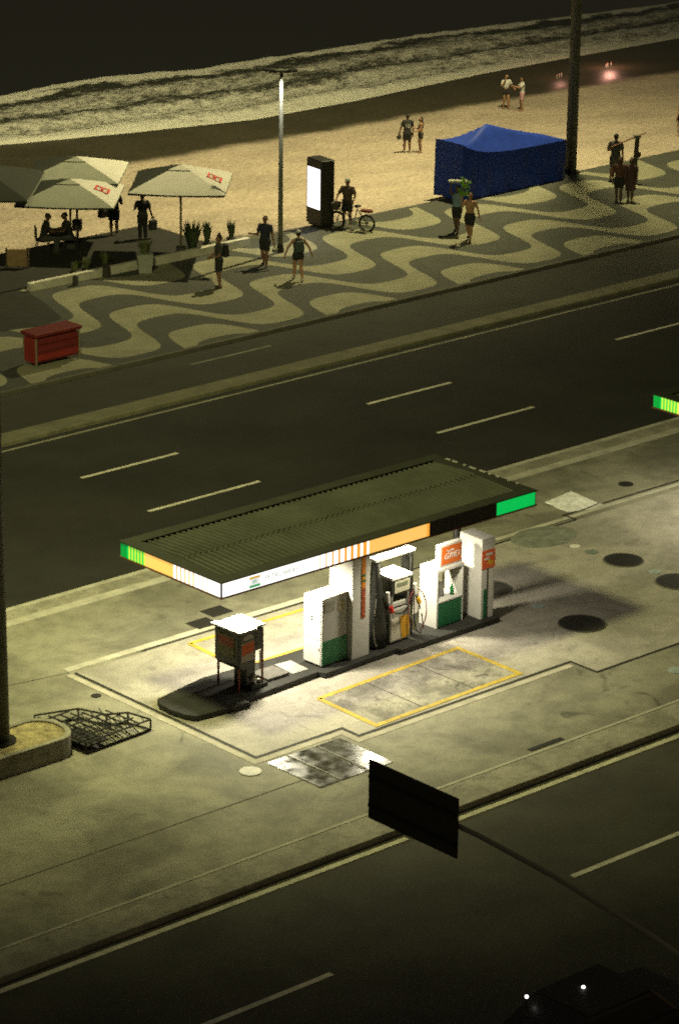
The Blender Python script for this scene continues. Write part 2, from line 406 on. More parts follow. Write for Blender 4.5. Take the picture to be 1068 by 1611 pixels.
def foam_material():
    M = bpy.data.materials.new('surf_foam'); M.use_nodes = True; n, l = M.node_tree.nodes, M.node_tree.links
    b = n['Principled BSDF']; uv = n.new('ShaderNodeUVMap')
    sx = n.new('ShaderNodeSeparateXYZ'); l.new(uv.outputs[0], sx.inputs[0])
    tc = n.new('ShaderNodeTexCoord')
    mp = n.new('ShaderNodeMapping'); mp.inputs['Scale'].default_value = (1.0, 1.5, 1); l.new(tc.outputs['Object'], mp.inputs[0])
    def noise(scale, d=8, rg=.7, dist=0.):
        q = n.new('ShaderNodeTexNoise'); q.inputs['Scale'].default_value = scale; q.inputs['Detail'].default_value = d; q.inputs['Roughness'].default_value = rg; q.inputs['Distortion'].default_value = dist
        l.new(mp.outputs[0], q.inputs['Vector']); return q.outputs[0]
    def rng(x, a, b_, c, d):
        q = n.new('ShaderNodeMapRange'); q.interpolation_type = 'SMOOTHSTEP'
        for i, v in enumerate((a, b_, c, d)): q.inputs[i+1].default_value = v
        l.new(x, q.inputs[0]); return q.outputs[0]
    def op(o_, x, y):
        q = n.new('ShaderNodeMath'); q.operation = o_
        for i, t in enumerate((x, y)):
            if isinstance(t, (int, float)): q.inputs[i].default_value = t
            else: l.new(t, q.inputs[i])
        return q.outputs[0]
    t = op('ADD', sx.outputs[1], op('MULTIPLY', op('SUBTRACT', noise(.3, 5), .5), .5))
    # solid white lip at the sand, churned bands behind, open dark water at the outer side
    cov = n.new('ShaderNodeValToRGB'); e = cov.color_ramp.elements
    for p_, v_ in ((.0, .76), (.08, .66), (.20, .53), (.34, .57), (.46, .43), (.58, .55), (.72, .52), (.84, .37), (1.0, .10)):
        k = e.new(p_); k.color = (v_, v_, v_, 1)
    e.remove(e[0]); e.remove(e[len(e)-1])
    l.new(t, cov.inputs[0])
    ns = op('ADD', op('MULTIPLY', noise(1.3, 9, .80, .4), .55), op('MULTIPLY', noise(5.5, 6, .8, .2), .45))
    fm = rng(op('ADD', ns, op('SUBTRACT', cov.outputs[0], .5)), .42, .64, 0, 1)
    q = n.new('ShaderNodeMix'); q.data_type = 'RGBA'; l.new(fm, q.inputs[0]); q.inputs[6].default_value = (.04, .043, .028, 1); q.inputs[7].default_value = (.80, .79, .68, 1)
    l.new(q.outputs[2], b.inputs['Base Color']); l.new(rng(fm, 0, 1, .35, .9), b.inputs['Roughness']); b.inputs['Specular IOR Level'].default_value = .3
    bp = n.new('ShaderNodeBump'); bp.inputs['Strength'].default_value = .9; bp.inputs['Distance'].default_value = .25
    l.new(ns, bp.inputs['Height']); l.new(bp.outputs[0], b.inputs['Normal'])
    return M
fz = -2.38
inner = [G(*t, fz) for t in ((-260, 262), (-80, 236), (0, 224), (200, 209), (400, 190), (560, 160), (760, 116), (900, 90), (1068, 60), (1250, 25), (1500, -25))]
outer = [G(*t, fz) for t in ((-260, 205), (-80, 178), (0, 166), (120, 140), (210, 126), (330, 118), (450, 98), (540, 86), (700, 60), (900, 36), (1068, 14), (1250, -12), (1500, -50))]
def samp(pl, u):
    for a, b in zip(pl, pl[1:]):
        if u <= b.x or b is pl[-1]: return a.y + (b.y-a.y)*(u-a.x)/(b.x-a.x)
fb = bmesh.new(); uvl = fb.loops.layers.uv.new('UVMap'); rows = []; NT = 46
uu = [62 + .4*i for i in range(170)]
for i in range(NT+1):
    t = i/NT; row = []
    for u in uu:
        a, b = samp(inner, u), samp(outer, u); v = a + (b+1.5-a)*t
        h_ = .10*math.sin(v*2.1+u*.13)*math.sin(math.pi*min(1, t*1.3)) + random.uniform(-.03, .03)*(t > .05) + .12*math.exp(-((t-.62)/.1)**2)*(.6+.4*math.sin(u*.21))
        if t == 1: h_ = -.14
        row.append(fb.verts.new((u + random.uniform(-.05, .05), v, (max(-2.5, bz(v)) + .012) if t == 0 else max(fz + h_ + .02, bz(v) + .02))))
    rows.append(row)
for i in range(NT):
    for j in range(len(uu)-1):
        f = fb.faces.new((rows[i][j], rows[i][j+1], rows[i+1][j+1], rows[i+1][j]))
        for lp, (a, b) in zip(f.loops, ((j, i), (j+1, i), (j+1, i+1), (j, i+1))): lp[uvl].uv = (a/len(uu), b/NT)
ff = MB(); ff.bm.free(); ff.bm = fb
fo = ff.build('surf_foam', foam_material(), smooth=True); fo['kind'] = 'stuff'; fo['label'] = 'churned white surf running up the wet sand'

# ------------------------------------------------------------------ fuel station materials
def lit(name, col, es): return mat(name, tuple(min(.8, c) for c in col), .5, emit=col, es=es)
L_white = lit('lit_white_sign', (1, .96, .90), 1.6); L_or = lit('lit_orange_sign', (1, .40, .045), .95)
L_am = lit('lit_amber_sign', (1, .55, .13), 1.0); L_gr = lit('lit_green_sign', (.0, .62, .10), .75); L_yg = lit('lit_lime_sign', (.55, .75, .05), .9)
L_dg = lit('lit_deep_green_sign', (.0, .40, .06), .5); L_tube = mat('lamp_tube', (.8, .78, .7), .5, emit=(1, .93, .78), es=3)
white_p = mat('white_painted_steel', (.76, .745, .70), .42, var=.10, scale=3.5, speck=.04)
green_p = mat('green_painted_steel', (.012, .13, .05), .5, var=.12, scale=3)
black_p = mat('black_plastic', (.018, .019, .016), .45, var=.2, scale=5)
rubber = mat('hose_rubber', (.015, .015, .013), .5)
trim_m = mat('canopy_trim', (.020, .022, .014), .7, .1, var=.25, scale=2)
deck_m = mat('corrugated_roof_sheet', (.056, .060, .042), .6, .2, var=.3, scale=.9)
isl_m = mat('painted_island_concrete', (.085, .095, .075), .7, var=.35, scale=2.5, speck=.3, bump=.2, bscale=25)
isl_e = mat('island_black_edge', (.02, .02, .017), .7, var=.3, scale=4)
orange_p = mat('orange_sign_paint', (.75, .17, .03), .5); red_p = mat('red_paint', (.45, .03, .02), .5); yel_p = mat('yellow_sign_paint', (.72, .42, .03), .5)
steel = mat('brushed_steel', (.5, .5, .47), .35, .8, var=.1, scale=8); ltext = mat('pale_lettering', (.8, .77, .7), .5)
CW, CD = 9.2, 3.35
def canopy(x0, y0, label):
    t = empty('station_canopy', (x0, y0, 0), 0, label, 'canopy', 'fuel station canopies on the median')
    z0, z1 = 3.04, 3.39
    f = MB()
    f.b2((.012, .012, z0+.02), (CW-.012, .07, z1-.02)).b2((.012, CD-.07, z0+.02), (CW-.012, CD-.012, z1-.02))
    f.b2((.012, .07, z0+.02), (.07, CD-.07, z1-.02)).b2((CW-.07, .07, z0+.02), (CW-.012, CD-.07, z1-.02))
    f.build('fascia_frame', dark_m, t)
    w = .31; g = MB()
    g.b2((-.02, -.02, z1-.02), (CW+.02, w, z1+.012)).b2((-.02, CD-w, z1-.02), (CW+.02, CD+.02, z1+.012))
    g.b2((-.02, w, z1-.02), (w, CD-w, z1+.012)).b2((CW-w, w, z1-.02), (CW+.02, CD-w, z1+.012))
    g.build('roof_trim', trim_m, t, bev=.008)
    MB().b2((-.012, -.012, z0-.012), (CW+.012, .03, z0+.018)).b2((-.012, .03, z0-.012), (.03, CD+.012, z0+.018)).build('bottom_rail', mat('rail_brown', (.16, .07, .04), .6), t)
    # ribbed roof sheets, the upper row lapping over the lower one
    dk = MB(); pitch = .155
    for (ya, yb, za, zb) in ((w-.02, CD*.5+.05, z1-.09, z1-.035), (CD*.5-.02, CD-w+.02, z1-.015, z1-.075)):
        prev = None; x = w-.02; k = 0
        while x < CW-w+.02:
            prof = ((x, 0), (x+.06, .0), (x+.075, .05), (x+.115, .05), (x+.13, 0))
            for (xx, h_) in prof:
                cur = (dk.bm.verts.new((xx, ya, za+h_)), dk.bm.verts.new((xx, yb, zb+h_)))
                if prev: dk.bm.faces.new((prev[0], cur[0], cur[1], prev[1]))
                prev = cur
            x += pitch
    so = dk.build('roof_sheet', deck_m, t, recalc=False)
    MB().b2((.075, .075, z0+.03), (CW-.075, CD-.075, z0+.06)).build('ceiling', white_p, t)
    # lit fascia, front
    def seg(name, spans, front):
        q = MB(); ms = [L_white, L_or, L_am, L_gr, L_yg, L_dg, dark_m]
        for a, b, i in spans:
            if front: q.poly([(a, -.004, z0+.03), (b, -.004, z0+.03), (b, -.004, z1-.025), (a, -.004, z1-.025)], i)
            else: q.poly([(-.004, b, z0+.03), (-.004, a, z0+.03), (-.004, a, z1-.025), (-.004, b, z1-.025)], i)
        return q.build(name, ms, t, recalc=False)
    fr = [(.03, 2.52, 0)]
    x = 2.52
    for k in range(9):
        wo_ = .012 + .013*k
        fr.append((x, x+wo_, 1 if k > 1 else 2)); fr.append((x+wo_, x+.178, 0)); x += .178
    fr.append((x, 5.82, 2)); fr.append((5.82, 5.9, 1))
    fr += [(5.9, 7.95, 6), (7.95, 9.15, 3)]
    sg = seg('front_sign', fr, True)
    lf = [(3.1, 3.32, 5)]
    y = 3.1
    for k in range(6):
        lf.append((y-.05, y, 3)); lf.append((y-.10, y-.05, 4)); y -= .10
    lf.append((1.55, y, 2)); y = 1.55
    for k in range(8):
        lf.append((y-.09, y, 0)); lf.append((y-.135, y-.09, 1 if k < 5 else 6)); y -= .135 if k < 5 else .15
        if k >= 5: lf[-1] = (y, y+.022, 1); lf[-2] = (y+.022, y+.15, 0)
    lf.append((.03, y, 0))
    seg('side_sign', lf, False)
    q = MB(); q.poly([(CW+.004, .1, z0+.04), (CW+.004, CD-.1, z0+.04), (CW+.004, CD-.1, z1-.03), (CW+.004, .1, z1-.03)]).build('end_sign', L_white, t, recalc=False)
    gl = lit('faint_lit_letter', (.22, .26, .22), .8)
    text('sign_lettering', 'PETROBRAS', .16, gl, t, (1.62, -.010, z0+.175), (R(90), 0, 0), .003, shear=.25, sx=1.1)
    e = MB(); e.box((.90, -.008, z0+.268), (.30, .006, .05), mi=1).box((.90, -.008, z0+.078), (.30, .006, .055), mi=0).box((.90, -.008, z0+.175), (.30, .004, .14), mi=2)
    em = e.build('emblem', [lit('emblem_green', (.03, .36, .12), .8), lit('emblem_yellow', (.75, .45, .08), .8), lit('emblem_white', (.85, .85, .80), 1.0)], t)
    text('emblem_letters', 'BR', .11, lit('emblem_letter', (.10, .34, .18), .8), em, (.90, -.012, z0+.175), (R(90), 0, 0), .002)
    # lamps hung under the ceiling
    for (lx, ly, lw, en) in ((2.75, 1.75, 1.1, 330), (6.5, 2.35, 1.2, 270), (6.6, .5, .5, 80), (8.6, 1.6, .5, 8)):
        fx = MB().box((lx, ly, z0-.02), (lw+.06, .24, .07)).build('ceiling_lamp', white_p, t, bev=.01)
        if en > 10: MB().box((lx, ly, z0-.060), (lw, .16, .012)).build('lamp_tube', L_tube, fx)
        if en > 10:
            A = bpy.data.lights.new('canopy_lamp', 'SPOT'); A.spot_size = R(168); A.spot_blend = .6; A.shadow_soft_size = .2; A.energy = en*3.4; A.color = (1, .92, .67)
            ao = bpy.data.objects.new('canopy_lamp', A); COL.objects.link(ao); ao.parent = fx; ao.location = (lx, ly, z0-.28)
    for k in range(9): MB().box((CW-.02, 2.9-.28*k - random.uniform(0, .1), z1+.02), (.05, random.uniform(.06, .22), .02)).build('glint_chip', mat('pale_glint', (.75, .72, .66), .3, .6), t)  # pale chips stand in for light glinting along the roof edge
    MB().cone((8.9, 2.2, .1), (8.9, 2.2, z0+.03), .09, .09, 14).build('column', dark_m, t, smooth=True)
    return t
can = canopy(40.7, 48.40, 'dark ribbed roof canopy with glowing white and orange fascia over the fuel pumps')
can2 = copy_tree(can); can2.location.x = 40.7 + 16.62
for fx in can2.children:                                        # only one tube burns over there
    for q in list(fx.children):
        if q.type == 'LIGHT':
            if q.location.x > 3: bpy.data.objects.remove(q)
            else: q.data = q.data.copy(); q.data.energy *= .5
can2['label'] = 'end of a second canopy with green and lime striped fascia at the right edge'

# ------------------------------------------------------------------ pump island
il = MB()
pts = [(40.72, 50.55), (40.58, 50.30), (40.55, 49.9), (40.62, 49.5), (40.74, 49.27), (42.12, 49.12), (42.14, 49.33), (44.38, 49.47), (44.44, 49.30), (46.6, 49.38), (46.64, 49.25), (49.75, 49.28), (49.75, 50.72), (44.4, 50.72), (42.2, 50.85)]
il.prism(pts, 0, .14)
for f in il.bm.faces:
    if abs(f.normal.z) < .5: f.material_index = 1
io = il.build('pump_island', [isl_m, isl_e], None, bev=.015); tag(io, 'raised dark concrete island with stepped edges under the pumps', 'pump island')
struct(MB().poly([(43.85, 49.75, .144), (44.30, 49.72, .144), (44.33, 50.35, .144), (43.9, 50.4, .144)]).build('island_paint_patch', mat('white_patch', (.34, .33, .30), .6, var=.15, scale=6)))
o = MB().box((0, 0, .04), (.62, .55, .08)).build('hatch_lid', mat('hatch_grey', (.10, .095, .085), .7, var=.3, scale=5), None, bev=.012, loc=(43.42, 49.98, .14))
tag(o, 'low flat grey hatch on the island beside the dark display stand', 'hatch lid')

# ------------------------------------------------------------------ white cabinet and sign column
t = empty('service_cabinet', (44.93, 49.86, .14), R(3), 'white steel cabinet with a green lower panel on the pump island', 'cabinet')
MB().b2((-.40, -.27, .03), (.38, .30, 1.6)).build('body', white_p, t, bev=.015)
MB().b2((-.38, -.25, 0), (.36, .28, .03)).build('plinth', black_p, t)
MB().b2((-.415, -.24, .64), (-.402, .27, 1.55)).b2((-.415, -.24, .06), (-.402, .27, .625)).build('door', white_p, t, bev=.004)
MB().b2((-.385, -.283, .05), (.36, -.272, .60)).build('green_panel', green_p, t)
for zz in (1.30, .42): MB().box((-.41, -.20, zz), (.02, .03, .07)).build('hinge', steel, t)
MB().b2((-.33, -.284, 1.28), (-.02, -.273, 1.50)).build('vent_grille', mat('vent_grey', (.45, .44, .40), .6, var=.35, scale=40), t)
MB().b2((.10, -.283, 1.22), (.27, -.273, 1.44)).build('notice', mat('notice_paper', (.6, .52, .36), .7, var=.4, scale=16), t)
MB().b2((-.405, .0, 1.05), (-.417, .05, 1.17)).build('handle', black_p, t)
t = empty('sign_column', (45.62, 49.86, .14), R(3), 'tall white column with a vertical orange strip holding up the canopy', 'column')
MB().b2((-.28, -.36, 0), (.26, .36, 2.87)).build('post', white_p, t, bev=.01)
MB().b2((-.0, -.372, .92), (.115, -.362, 1.62)).build('red_strip', mat('brick_red_strip', (.36, .07, .025), .55, var=.3, scale=14), t)
s1 = MB().b2((-.0, -.372, 1.62), (.115, -.362, 2.86)).build('orange_strip', mat('amber_strip', (.80, .27, .03), .5), t)
MB().box((.058, -.375, 1.92), (.10, .008, .05), mi=0).box((.058, -.375, 1.85), (.10, .008, .04), mi=1).box((.058, -.375, 1.79), (.10, .008, .04), mi=0).build('emblem', [green_p, yel_p], t)
for zz in (1.42, 1.2, 1.0): MB().box((.058, -.376, zz), (.06, .006, .022)).build('letter_mark', orange_p, t)
lp = [(-.10+.05*math.sin(k*.52), -.20, 2.62+.075*math.cos(k*.52)) for k in range(13)]
MB().tube([(-.30, -.12+.045*math.sin(k*.524), 2.60+.085*math.cos(k*.524)) for k in range(13)], .012, 6).build('hanging_ring', mat('bronze_ring', (.25, .17, .08), .5, .3), t)

# ------------------------------------------------------------------ fuel dispenser with hoses
t = empty('fuel_dispenser', (46.85, 49.88, .14), R(2), 'fuel dispenser with dark hose towers, red nozzle and white lit top', 'fuel pump')
MB().b2((-.24, -.26, .04), (.40, .30, .80)).build('lower_cabinet', mat('grey_cabinet', (.30, .29, .25), .5), t, bev=.012)
p_ = MB(); p_.poly([(-.20, -.264, .08), (.10, -.264, .08), (.02, -.264, .62), (-.20, -.264, .62)]).build('front_panel', mat('cream_panel', (.72, .66, .52), .5, var=.08, scale=3), t)
MB().poly([(.13, -.265, .06), (.36, -.265, .10), (.36, -.265, .60), (.06, -.265, .62)]).build('yellow_panel', mat('amber_panel', (.68, .36, .03), .5, var=.25, scale=4), t)
for ux in (-.20, .31): MB().b2((ux, -.24, .80), (ux+.06, .26, 1.18)).build('upright', steel, t, bev=.006)
MB().b2((-.2, -.2, .84), (.36, .22, .94)).build('nozzle_shelf', mat('shelf_grey', (.42, .41, .36), .5), t, bev=.01)
h = MB().b2((-.20, -.26, 1.16), (.37, .28, 1.52)).build('display_head', black_p, t, bev=.015)
MB().b2((-.12, -.272, 1.20), (.35, -.262, 1.49)).build('display_face', mat('display_beige', (.42, .40, .30), .4, var=.25, scale=14), h)
MB().box((.11, -.276, 1.38), (.34, .006, .09)).build('display_screen', mat('lcd_olive', (.13, .14, .09), .25), h)
MB().b2((-.24, -.31, 1.525), (.41, .33, 1.60)).build('top_cover', white_p, t, bev=.02)
# left hose tower, broad at the foot and drawn in above
tw = MB(); tw.loft([(-.50, -.02, 0, .27, .30), (-.50, -.02, .55, .27, .30), (-.49, -.02, .95, .21, .26), (-.47, -.02, 1.3, .13, .18), (-.46, 0, 1.6, .11, .13), (-.46, 0, 1.95, .10, .12)], 20)
tw.build('hose_tower', black_p, t, smooth=True)
MB().b2((.46, -.12, 0), (.62, .14, 1.98)).build('hose_tower', black_p, t, bev=.02)
MB().b2((-.56, -.10, 1.98), (.70, .14, 2.05)).build('top_bar', white_p, t, bev=.015)
for gx, gz, gh in ((-.51, 1.78, .26), (-.40, 1.80, .2), (.47, 1.65, .5)): MB().box((gx, -.15, gz), (.018, .02, gh)).build('guide_rod', steel, t)
for (hx, s_) in ((-.34, 1), (.52, -1)):
    nz = MB(); nz.cone((hx, -.30, 1.02), (hx+.06, -.34, .86), .032, .026, 8).cone((hx+.06, -.34, .86), (hx+.10, -.36, .66), .014, .012, 8)
    no = nz.build('nozzle', steel, t)
    MB().cone((hx+.03, -.325, .96), (hx+.075, -.35, .82), .055, .05, 10).build('nozzle_guard', mat('red_rubber', (.55, .02, .015), .45) if s_ > 0 else yel_p, no)
    MB().cone((hx-.02, -.29, 1.30), (hx, -.30, 1.04), .045, .04, 8).build('hose_coupling', white_p, no)
def arc(p, q, sag, n=14, out=0):
    p, q = Vector(p), Vector(q)
    return [p.lerp(q, i/n) + Vector((0, -out*math.sin(math.pi*i/n), -sag*math.sin(math.pi*i/n))) for i in range(n+1)]
MB().tube(arc((-.32, -.32, .86), (.30, -.30, .86), .12, out=.06), .018).build('hose', rubber, t)
MB().tube([(-.66, -.22, 1.2), (-.74, -.26, .9), (-.78, -.28, .5), (-.74, -.28, .2), (-.66, -.26, .08)], .018).build('hose', mat('grey_hose', (.32, .31, .26), .5), t)
MB().tube([(.56+.30*math.cos(a_*.2618-1.2)*.9, -.30-.04*math.sin(a_*.4), .62+.52*math.sin(a_*.2618-1.2)) for a_ in range(20)], .013).build('hose', mat('dark_red_hose', (.16, .03, .03), .45), t)
MB().tube([(.50, -.24, 1.15), (.46, -.30, .85), (.47, -.31, .45), (.55, -.30, .16), (.68, -.30, .07), (.80, -.28, .16), (.78, -.24, .5)], .018).build('hose', rubber, t)
MB().tube([(.62, -.22, 1.1), (.66, -.28, .8), (.58, -.30, .4), (.48, -.31, .2), (.40, -.30, .5), (.44, -.28, .82)], .016).build('hose', mat('olive_hose', (.22, .21, .07), .5), t)

# ------------------------------------------------------------------ white kiosk with an opening and the orange sign
t = empty('pump_kiosk', (48.50, 49.92, .14), R(2), 'white kiosk with open middle, green base panel and orange sign on top', 'kiosk')
MB().prism([(-.42, -.25), (-.37, -.25), (-.37, .30), (-.42, .30)], 0, 1.34).build('side_panel', white_p, t, bev=.008)
MB().b2((.40, -.25, 0), (.44, .30, 1.34)).build('side_panel', white_p, t, bev=.008)
MB().b2((-.37, -.235, .02), (.40, .285, .60)).build('base_box', white_p, t)
MB().b2((-.36, -.25, .03), (.39, -.238, .575)).build('green_panel', green_p, t)
MB().b2((-.37, -.26, .60), (.40, .30, .64)).build('counter', white_p, t, bev=.006)
MB().b2((-.42, -.26, 1.34), (.44, .30, 1.42)).build('top', white_p, t, bev=.008)
MB().box((-.10, .05, .80), (.24, .2, .32)).build('card_reader', mat('device_grey', (.35, .35, .32), .5), t, bev=.02)
MB().box((-.02, -.05, .99), (.03, .03, .66)).build('centre_post', steel, t)
sg = MB().b2((-.30, -.20, 1.42), (.42, -.06, 1.95)).build('sign_box', white_p, t, bev=.01)
MB().b2((-.25, -.212, 1.475), (.37, -.203, 1.90)).build('sign_face', orange_p, sg)
text('sign_lettering', 'GRID', .20, ltext, sg, (.06, -.217, 1.66), (R(90), 0, 0), .004, shear=.35, sx=1.05)
text('sign_lettering', 'Gasolina', .075, ltext, sg, (.02, -.217, 1.79), (R(90), 0, 0), .003, shear=.35)
b_ = MB(); b_.loft([(0, 0, 0, .045, .045), (0, 0, .16, .045, .045), (0, 0, .21, .018, .018), (0, 0, .26, .016, .016)], 12)
tag(b_.build('bottle', mat('green_bottle', (.02, .26, .07), .2), None, smooth=True, loc=(48.72, 49.83, .782)), 'small green bottle standing on the white kiosk counter', 'bottle')
t = empty('advert_column', (49.46, 49.78, .14), R(-1), 'free standing white column with an orange poster at the island end', 'column')
MB().b2((-.20, -.36, 0), (.20, .38, 1.94)).build('body', white_p, t, bev=.012)
MB().b2((-.205, -.372, 1.22), (.205, -.362, 1.66)).build('poster', mat('poster_orange', (.80, .15, .045), .5, var=.25, scale=9), t)
MB().box((.06, -.376, 1.36), (.16, .006, .10), mi=0, ry=.5).box((.02, -.377, 1.56), (.2, .005, .06), mi=1).box((-.06, -.377, 1.46), (.14, .005, .05), mi=1).build('poster_print', [yel_p, ltext], t)
MB().b2((-.13, -.371, .03), (-.03, -.362, .72)).build('green_stripe', green_p, t)
MB().b2((-.03, -.368, .0), (.0, -.361, 1.2)).build('black_strip', black_p, t)  # thin black strip up the front face

# ------------------------------------------------------------------ dark display stand with the pale roof
t = empty('display_stand', (42.55, 49.98, .14), R(2), 'black display stand on red legs with a pale roof and two posters', 'stand')
bd = MB(); sec = [(-.36, .62), (-.36, 1.36), (.14, 1.36), (.14, .50), (-.26, .50)]
a_ = [bd.bm.verts.new((x, -.36, zz)) for x, zz in sec]; b_ = [bd.bm.verts.new((x, .42, zz)) for x, zz in sec]
bd.bm.faces.new(a_); bd.bm.faces.new(b_)
for i in range(5): bd.bm.faces.new((a_[i], a_[(i+1) % 5], b_[(i+1) % 5], b_[i]))
bd.build('body', black_p, t, bev=.03)
MB().b2((.16, -.33, .85), (.40, .36, 1.34)).build('side_box', black_p, t, bev=.02)
rf = MB(); rf.prism([(-.40, -.42), (.12, -.42), (.12, -.33), (.44, -.33), (.44, .46), (-.20, .46), (-.24, .52), (-.40, .52)], 1.37, 1.42)
rf.build('roof', mat('pale_roof', (.62, .62, .60), .5, var=.2, scale=5), t, bev=.008)
red_l = mat('dark_red_leg', (.20, .035, .02), .5)
for p in ((-.30, .36), (-.30, -.30), (.38, -.30), (.38, .34)): MB().b2((p[0]-.018, p[1]-.018, 0), (p[0]+.018, p[1]+.018, .86 if p[0] > 0 else .58)).build('leg', red_l, t)
MB().b2((-.08, -.30, 0), (.14, .10, .52)).build('pedestal', black_p, t, bev=.01)
pw = MB().b2((-.372, -.22, .76), (-.363, .30, 1.26)).build('poster', mat('dim_poster', (.16, .15, .06), .5, var=.6, scale=7), t)
MB().b2((-.377, -.20, 1.02), (-.373, .28, 1.22)).build('poster_print', mat('dim_red_print', (.30, .05, .03), .5, var=.4, scale=8), pw)
pf = MB().b2((-.30, -.372, .70), (.08, -.363, 1.14)).build('poster', mat('cream_poster', (.60, .54, .42), .5, var=.15, scale=6), t)
MB().poly([(-.28, -.376, .84), (.07, -.376, .90), (.07, -.376, 1.12), (-.28, -.376, 1.10)]).build('poster_print', mat('orange_print', (.70, .13, .02), .5, var=.35, scale=9), pf)
hb = MB(); hb.poly([(-.24, -.364, 1.18)] + [(-.09+.15*math.cos(math.pi*(1-k/10)), -.364, 1.18+.13*math.sin(math.pi*(1-k/10))) for k in range(1, 10)] + [(.06, -.364, 1.18)]).build('arched_badge', mat('badge_white', (.6, .58, .5), .5), t)
MB().b2((.17, -.28, .14), (.19, -.24, .86)).b2((.26, -.34, .4), (.32, -.33, .84)).build('hose_reel_post', steel, t)
eq = MB(); eq.ell((.10, -.30, .20), (.07, .06, .06)).ell((.25, -.32, .15), (.05, .05, .05)).cone((.02, -.34, .24), (.16, -.36, .30), .03, .03, 8).build('valve_fitting', mat('old_brass', (.45, .42, .32), .4, .5), t, smooth=True)
MB().b2((-.02, -.42, 0), (.44, -.2, .10)).build('base_step', black_p, t, bev=.01)

# ------------------------------------------------------------------ lids, grates and plates in the paving
iron = mat('cast_iron', (.028, .026, .022), .65, .3, var=.3, scale=8)
def lid(px, py, r, m_, label, cat, group=None, z=.006, name='manhole_cover'):
    p = G(px, py); q = MB(); q.cone((0, 0, 0), (0, 0, .012), r, r, 40)
    if r > .3:
        for k in range(-3, 4): q.box((0, k*r*.22, .014), (2*math.sqrt(max(.01, (r*.86)**2-(k*r*.22)**2)), r*.05, .008))
        q.bm.verts.ensure_lookup_table()
    o = q.build(name, m_, None, loc=(p.x, p.y, z)); tag(o, label, cat, group)
    if r > .3:
        rg = MB(); rg.tube([(r*1.03*math.cos(k*.2), r*1.03*math.sin(k*.2), .004) for k in range(32)], .02, 5).build('rim', mat('lid_rim', (.10, .095, .075), .7), o)
    return o
gm = 'round tank covers right of the island'
lid(915, 982, .53, iron, 'large black round cover nearest the pump island', 'manhole cover', gm)
lid(980, 882, .46, iron, 'black round cover far right of the kiosk', 'manhole cover', gm)
lid(1066, 916, .52, iron, 'black round cover cut by the right edge', 'manhole cover', gm)
lid(772, 926, .46, mat('faded_iron', (.06, .057, .045), .8, var=.3, scale=6), 'faded dark round cover in shade behind the advert column', 'manhole cover', gm)
lid(984, 762, .19, iron, 'small dark cover alone near the far kerb', 'manhole cover')
lid(152, 1095, .11, iron, 'tiny dark cover beside the drain channel corner', 'manhole cover')
capw = mat('cap_white', (.75, .72, .66), .5, var=.2, scale=9); capb = mat('cap_bluish', (.34, .40, .40), .5, var=.35, scale=9); capg = mat('cap_green_grey', (.17, .20, .18), .6, var=.3, scale=9)
gc = 'small filler caps in the paving'
lid(904, 860, .13, capw, 'bright white round filler cap behind the big covers', 'filler cap', gc, name='filler_cap')
lid(930, 869, .16, capg, 'dull green filler cap beside the bright white one', 'filler cap', gc, name='filler_cap')
lid(846, 954, .14, capb, 'pale bluish filler cap right of the advert column', 'filler cap', gc, name='filler_cap')
lid(394, 1214, .23, mat('cap_pale', (.5, .48, .42), .6, var=.35, scale=7), 'pale speckled round lid in front of the drain channel', 'filler cap', gc, name='filler_cap')
lid(1030, 900, .16, capb, 'pale bluish filler cap between two black covers', 'filler cap', gc, name='filler_cap')
lid(1064, 1055, .2, capb, 'bluish filler cap by the lower right channel', 'filler cap', gc, name='filler_cap')
for (px, py, lb) in ((319, 981, 'black square drain grate nearer the display stand'), (341, 962, 'black square drain grate nearer the canopy corner')):
    p = G(px, py); o = MB().box((0, 0, 0), (.60, .50, .012)).build('drain_grate', groove, None, loc=(p.x, p.y, .006)); tag(o, lb, 'drain grate', 'square drain grates behind the island')
    g = MB()
    for k in range(9): g.box((-.26+.065*k, 0, .008), (.018, .44, .008))
    g.build('bars', iron, o)
o = MB().b2((45.03, 43.57, .003), (46.0, 43.70, .014)).build('slot_drain', groove); tag(o, 'short black slot drain beside the near kerb', 'drain')
# wet steel pit covers
def wet_plate(name, rl):
    M = bpy.data.materials.new(name); M.use_nodes = True; n, l = M.node_tree.nodes, M.node_tree.links; b = n['Principled BSDF']
    tc = n.new('ShaderNodeTexCoord'); no = n.new('ShaderNodeTexNoise'); no.inputs['Scale'].default_value = 3.2; no.inputs['Detail'].default_value = 7; l.new(tc.outputs['Object'], no.inputs[0])
    r = n.new('ShaderNodeMapRange'); r.inputs[1].default_value = .35; r.inputs[2].default_value = .65; r.inputs[3].default_value = rl; r.inputs[4].default_value = rl+.3; l.new(no.outputs[0], r.inputs[0]); l.new(r.outputs[0], b.inputs['Roughness'])
    c = n.new('ShaderNodeMapRange'); c.inputs[1].default_value = .35; c.inputs[2].default_value = .7; c.inputs[3].default_value = .03; c.inputs[4].default_value = .11; l.new(no.outputs[0], c.inputs[0])
    v = n.new('ShaderNodeCombineColor'); l.new(c.outputs[0], v.inputs[0]); l.new(c.outputs[0], v.inputs[1])
    k = n.new('ShaderNodeMath'); k.operation = 'MULTIPLY'; k.inputs[1].default_value = .8; l.new(c.outputs[0], k.inputs[0]); l.new(k.outputs[0], v.inputs[2]); l.new(v.outputs[0], b.inputs['Base Color'])
    b.inputs['Specular IOR Level'].default_value = .9
    bp = n.new('ShaderNodeBump'); bp.inputs['Strength'].default_value = .08; bp.inputs['Distance'].default_value = .02; l.new(no.outputs[0], bp.inputs['Height']); l.new(bp.outputs[0], b.inputs['Normal'])
    return M
wp = wet_plate('wet_steel_plate', .10)
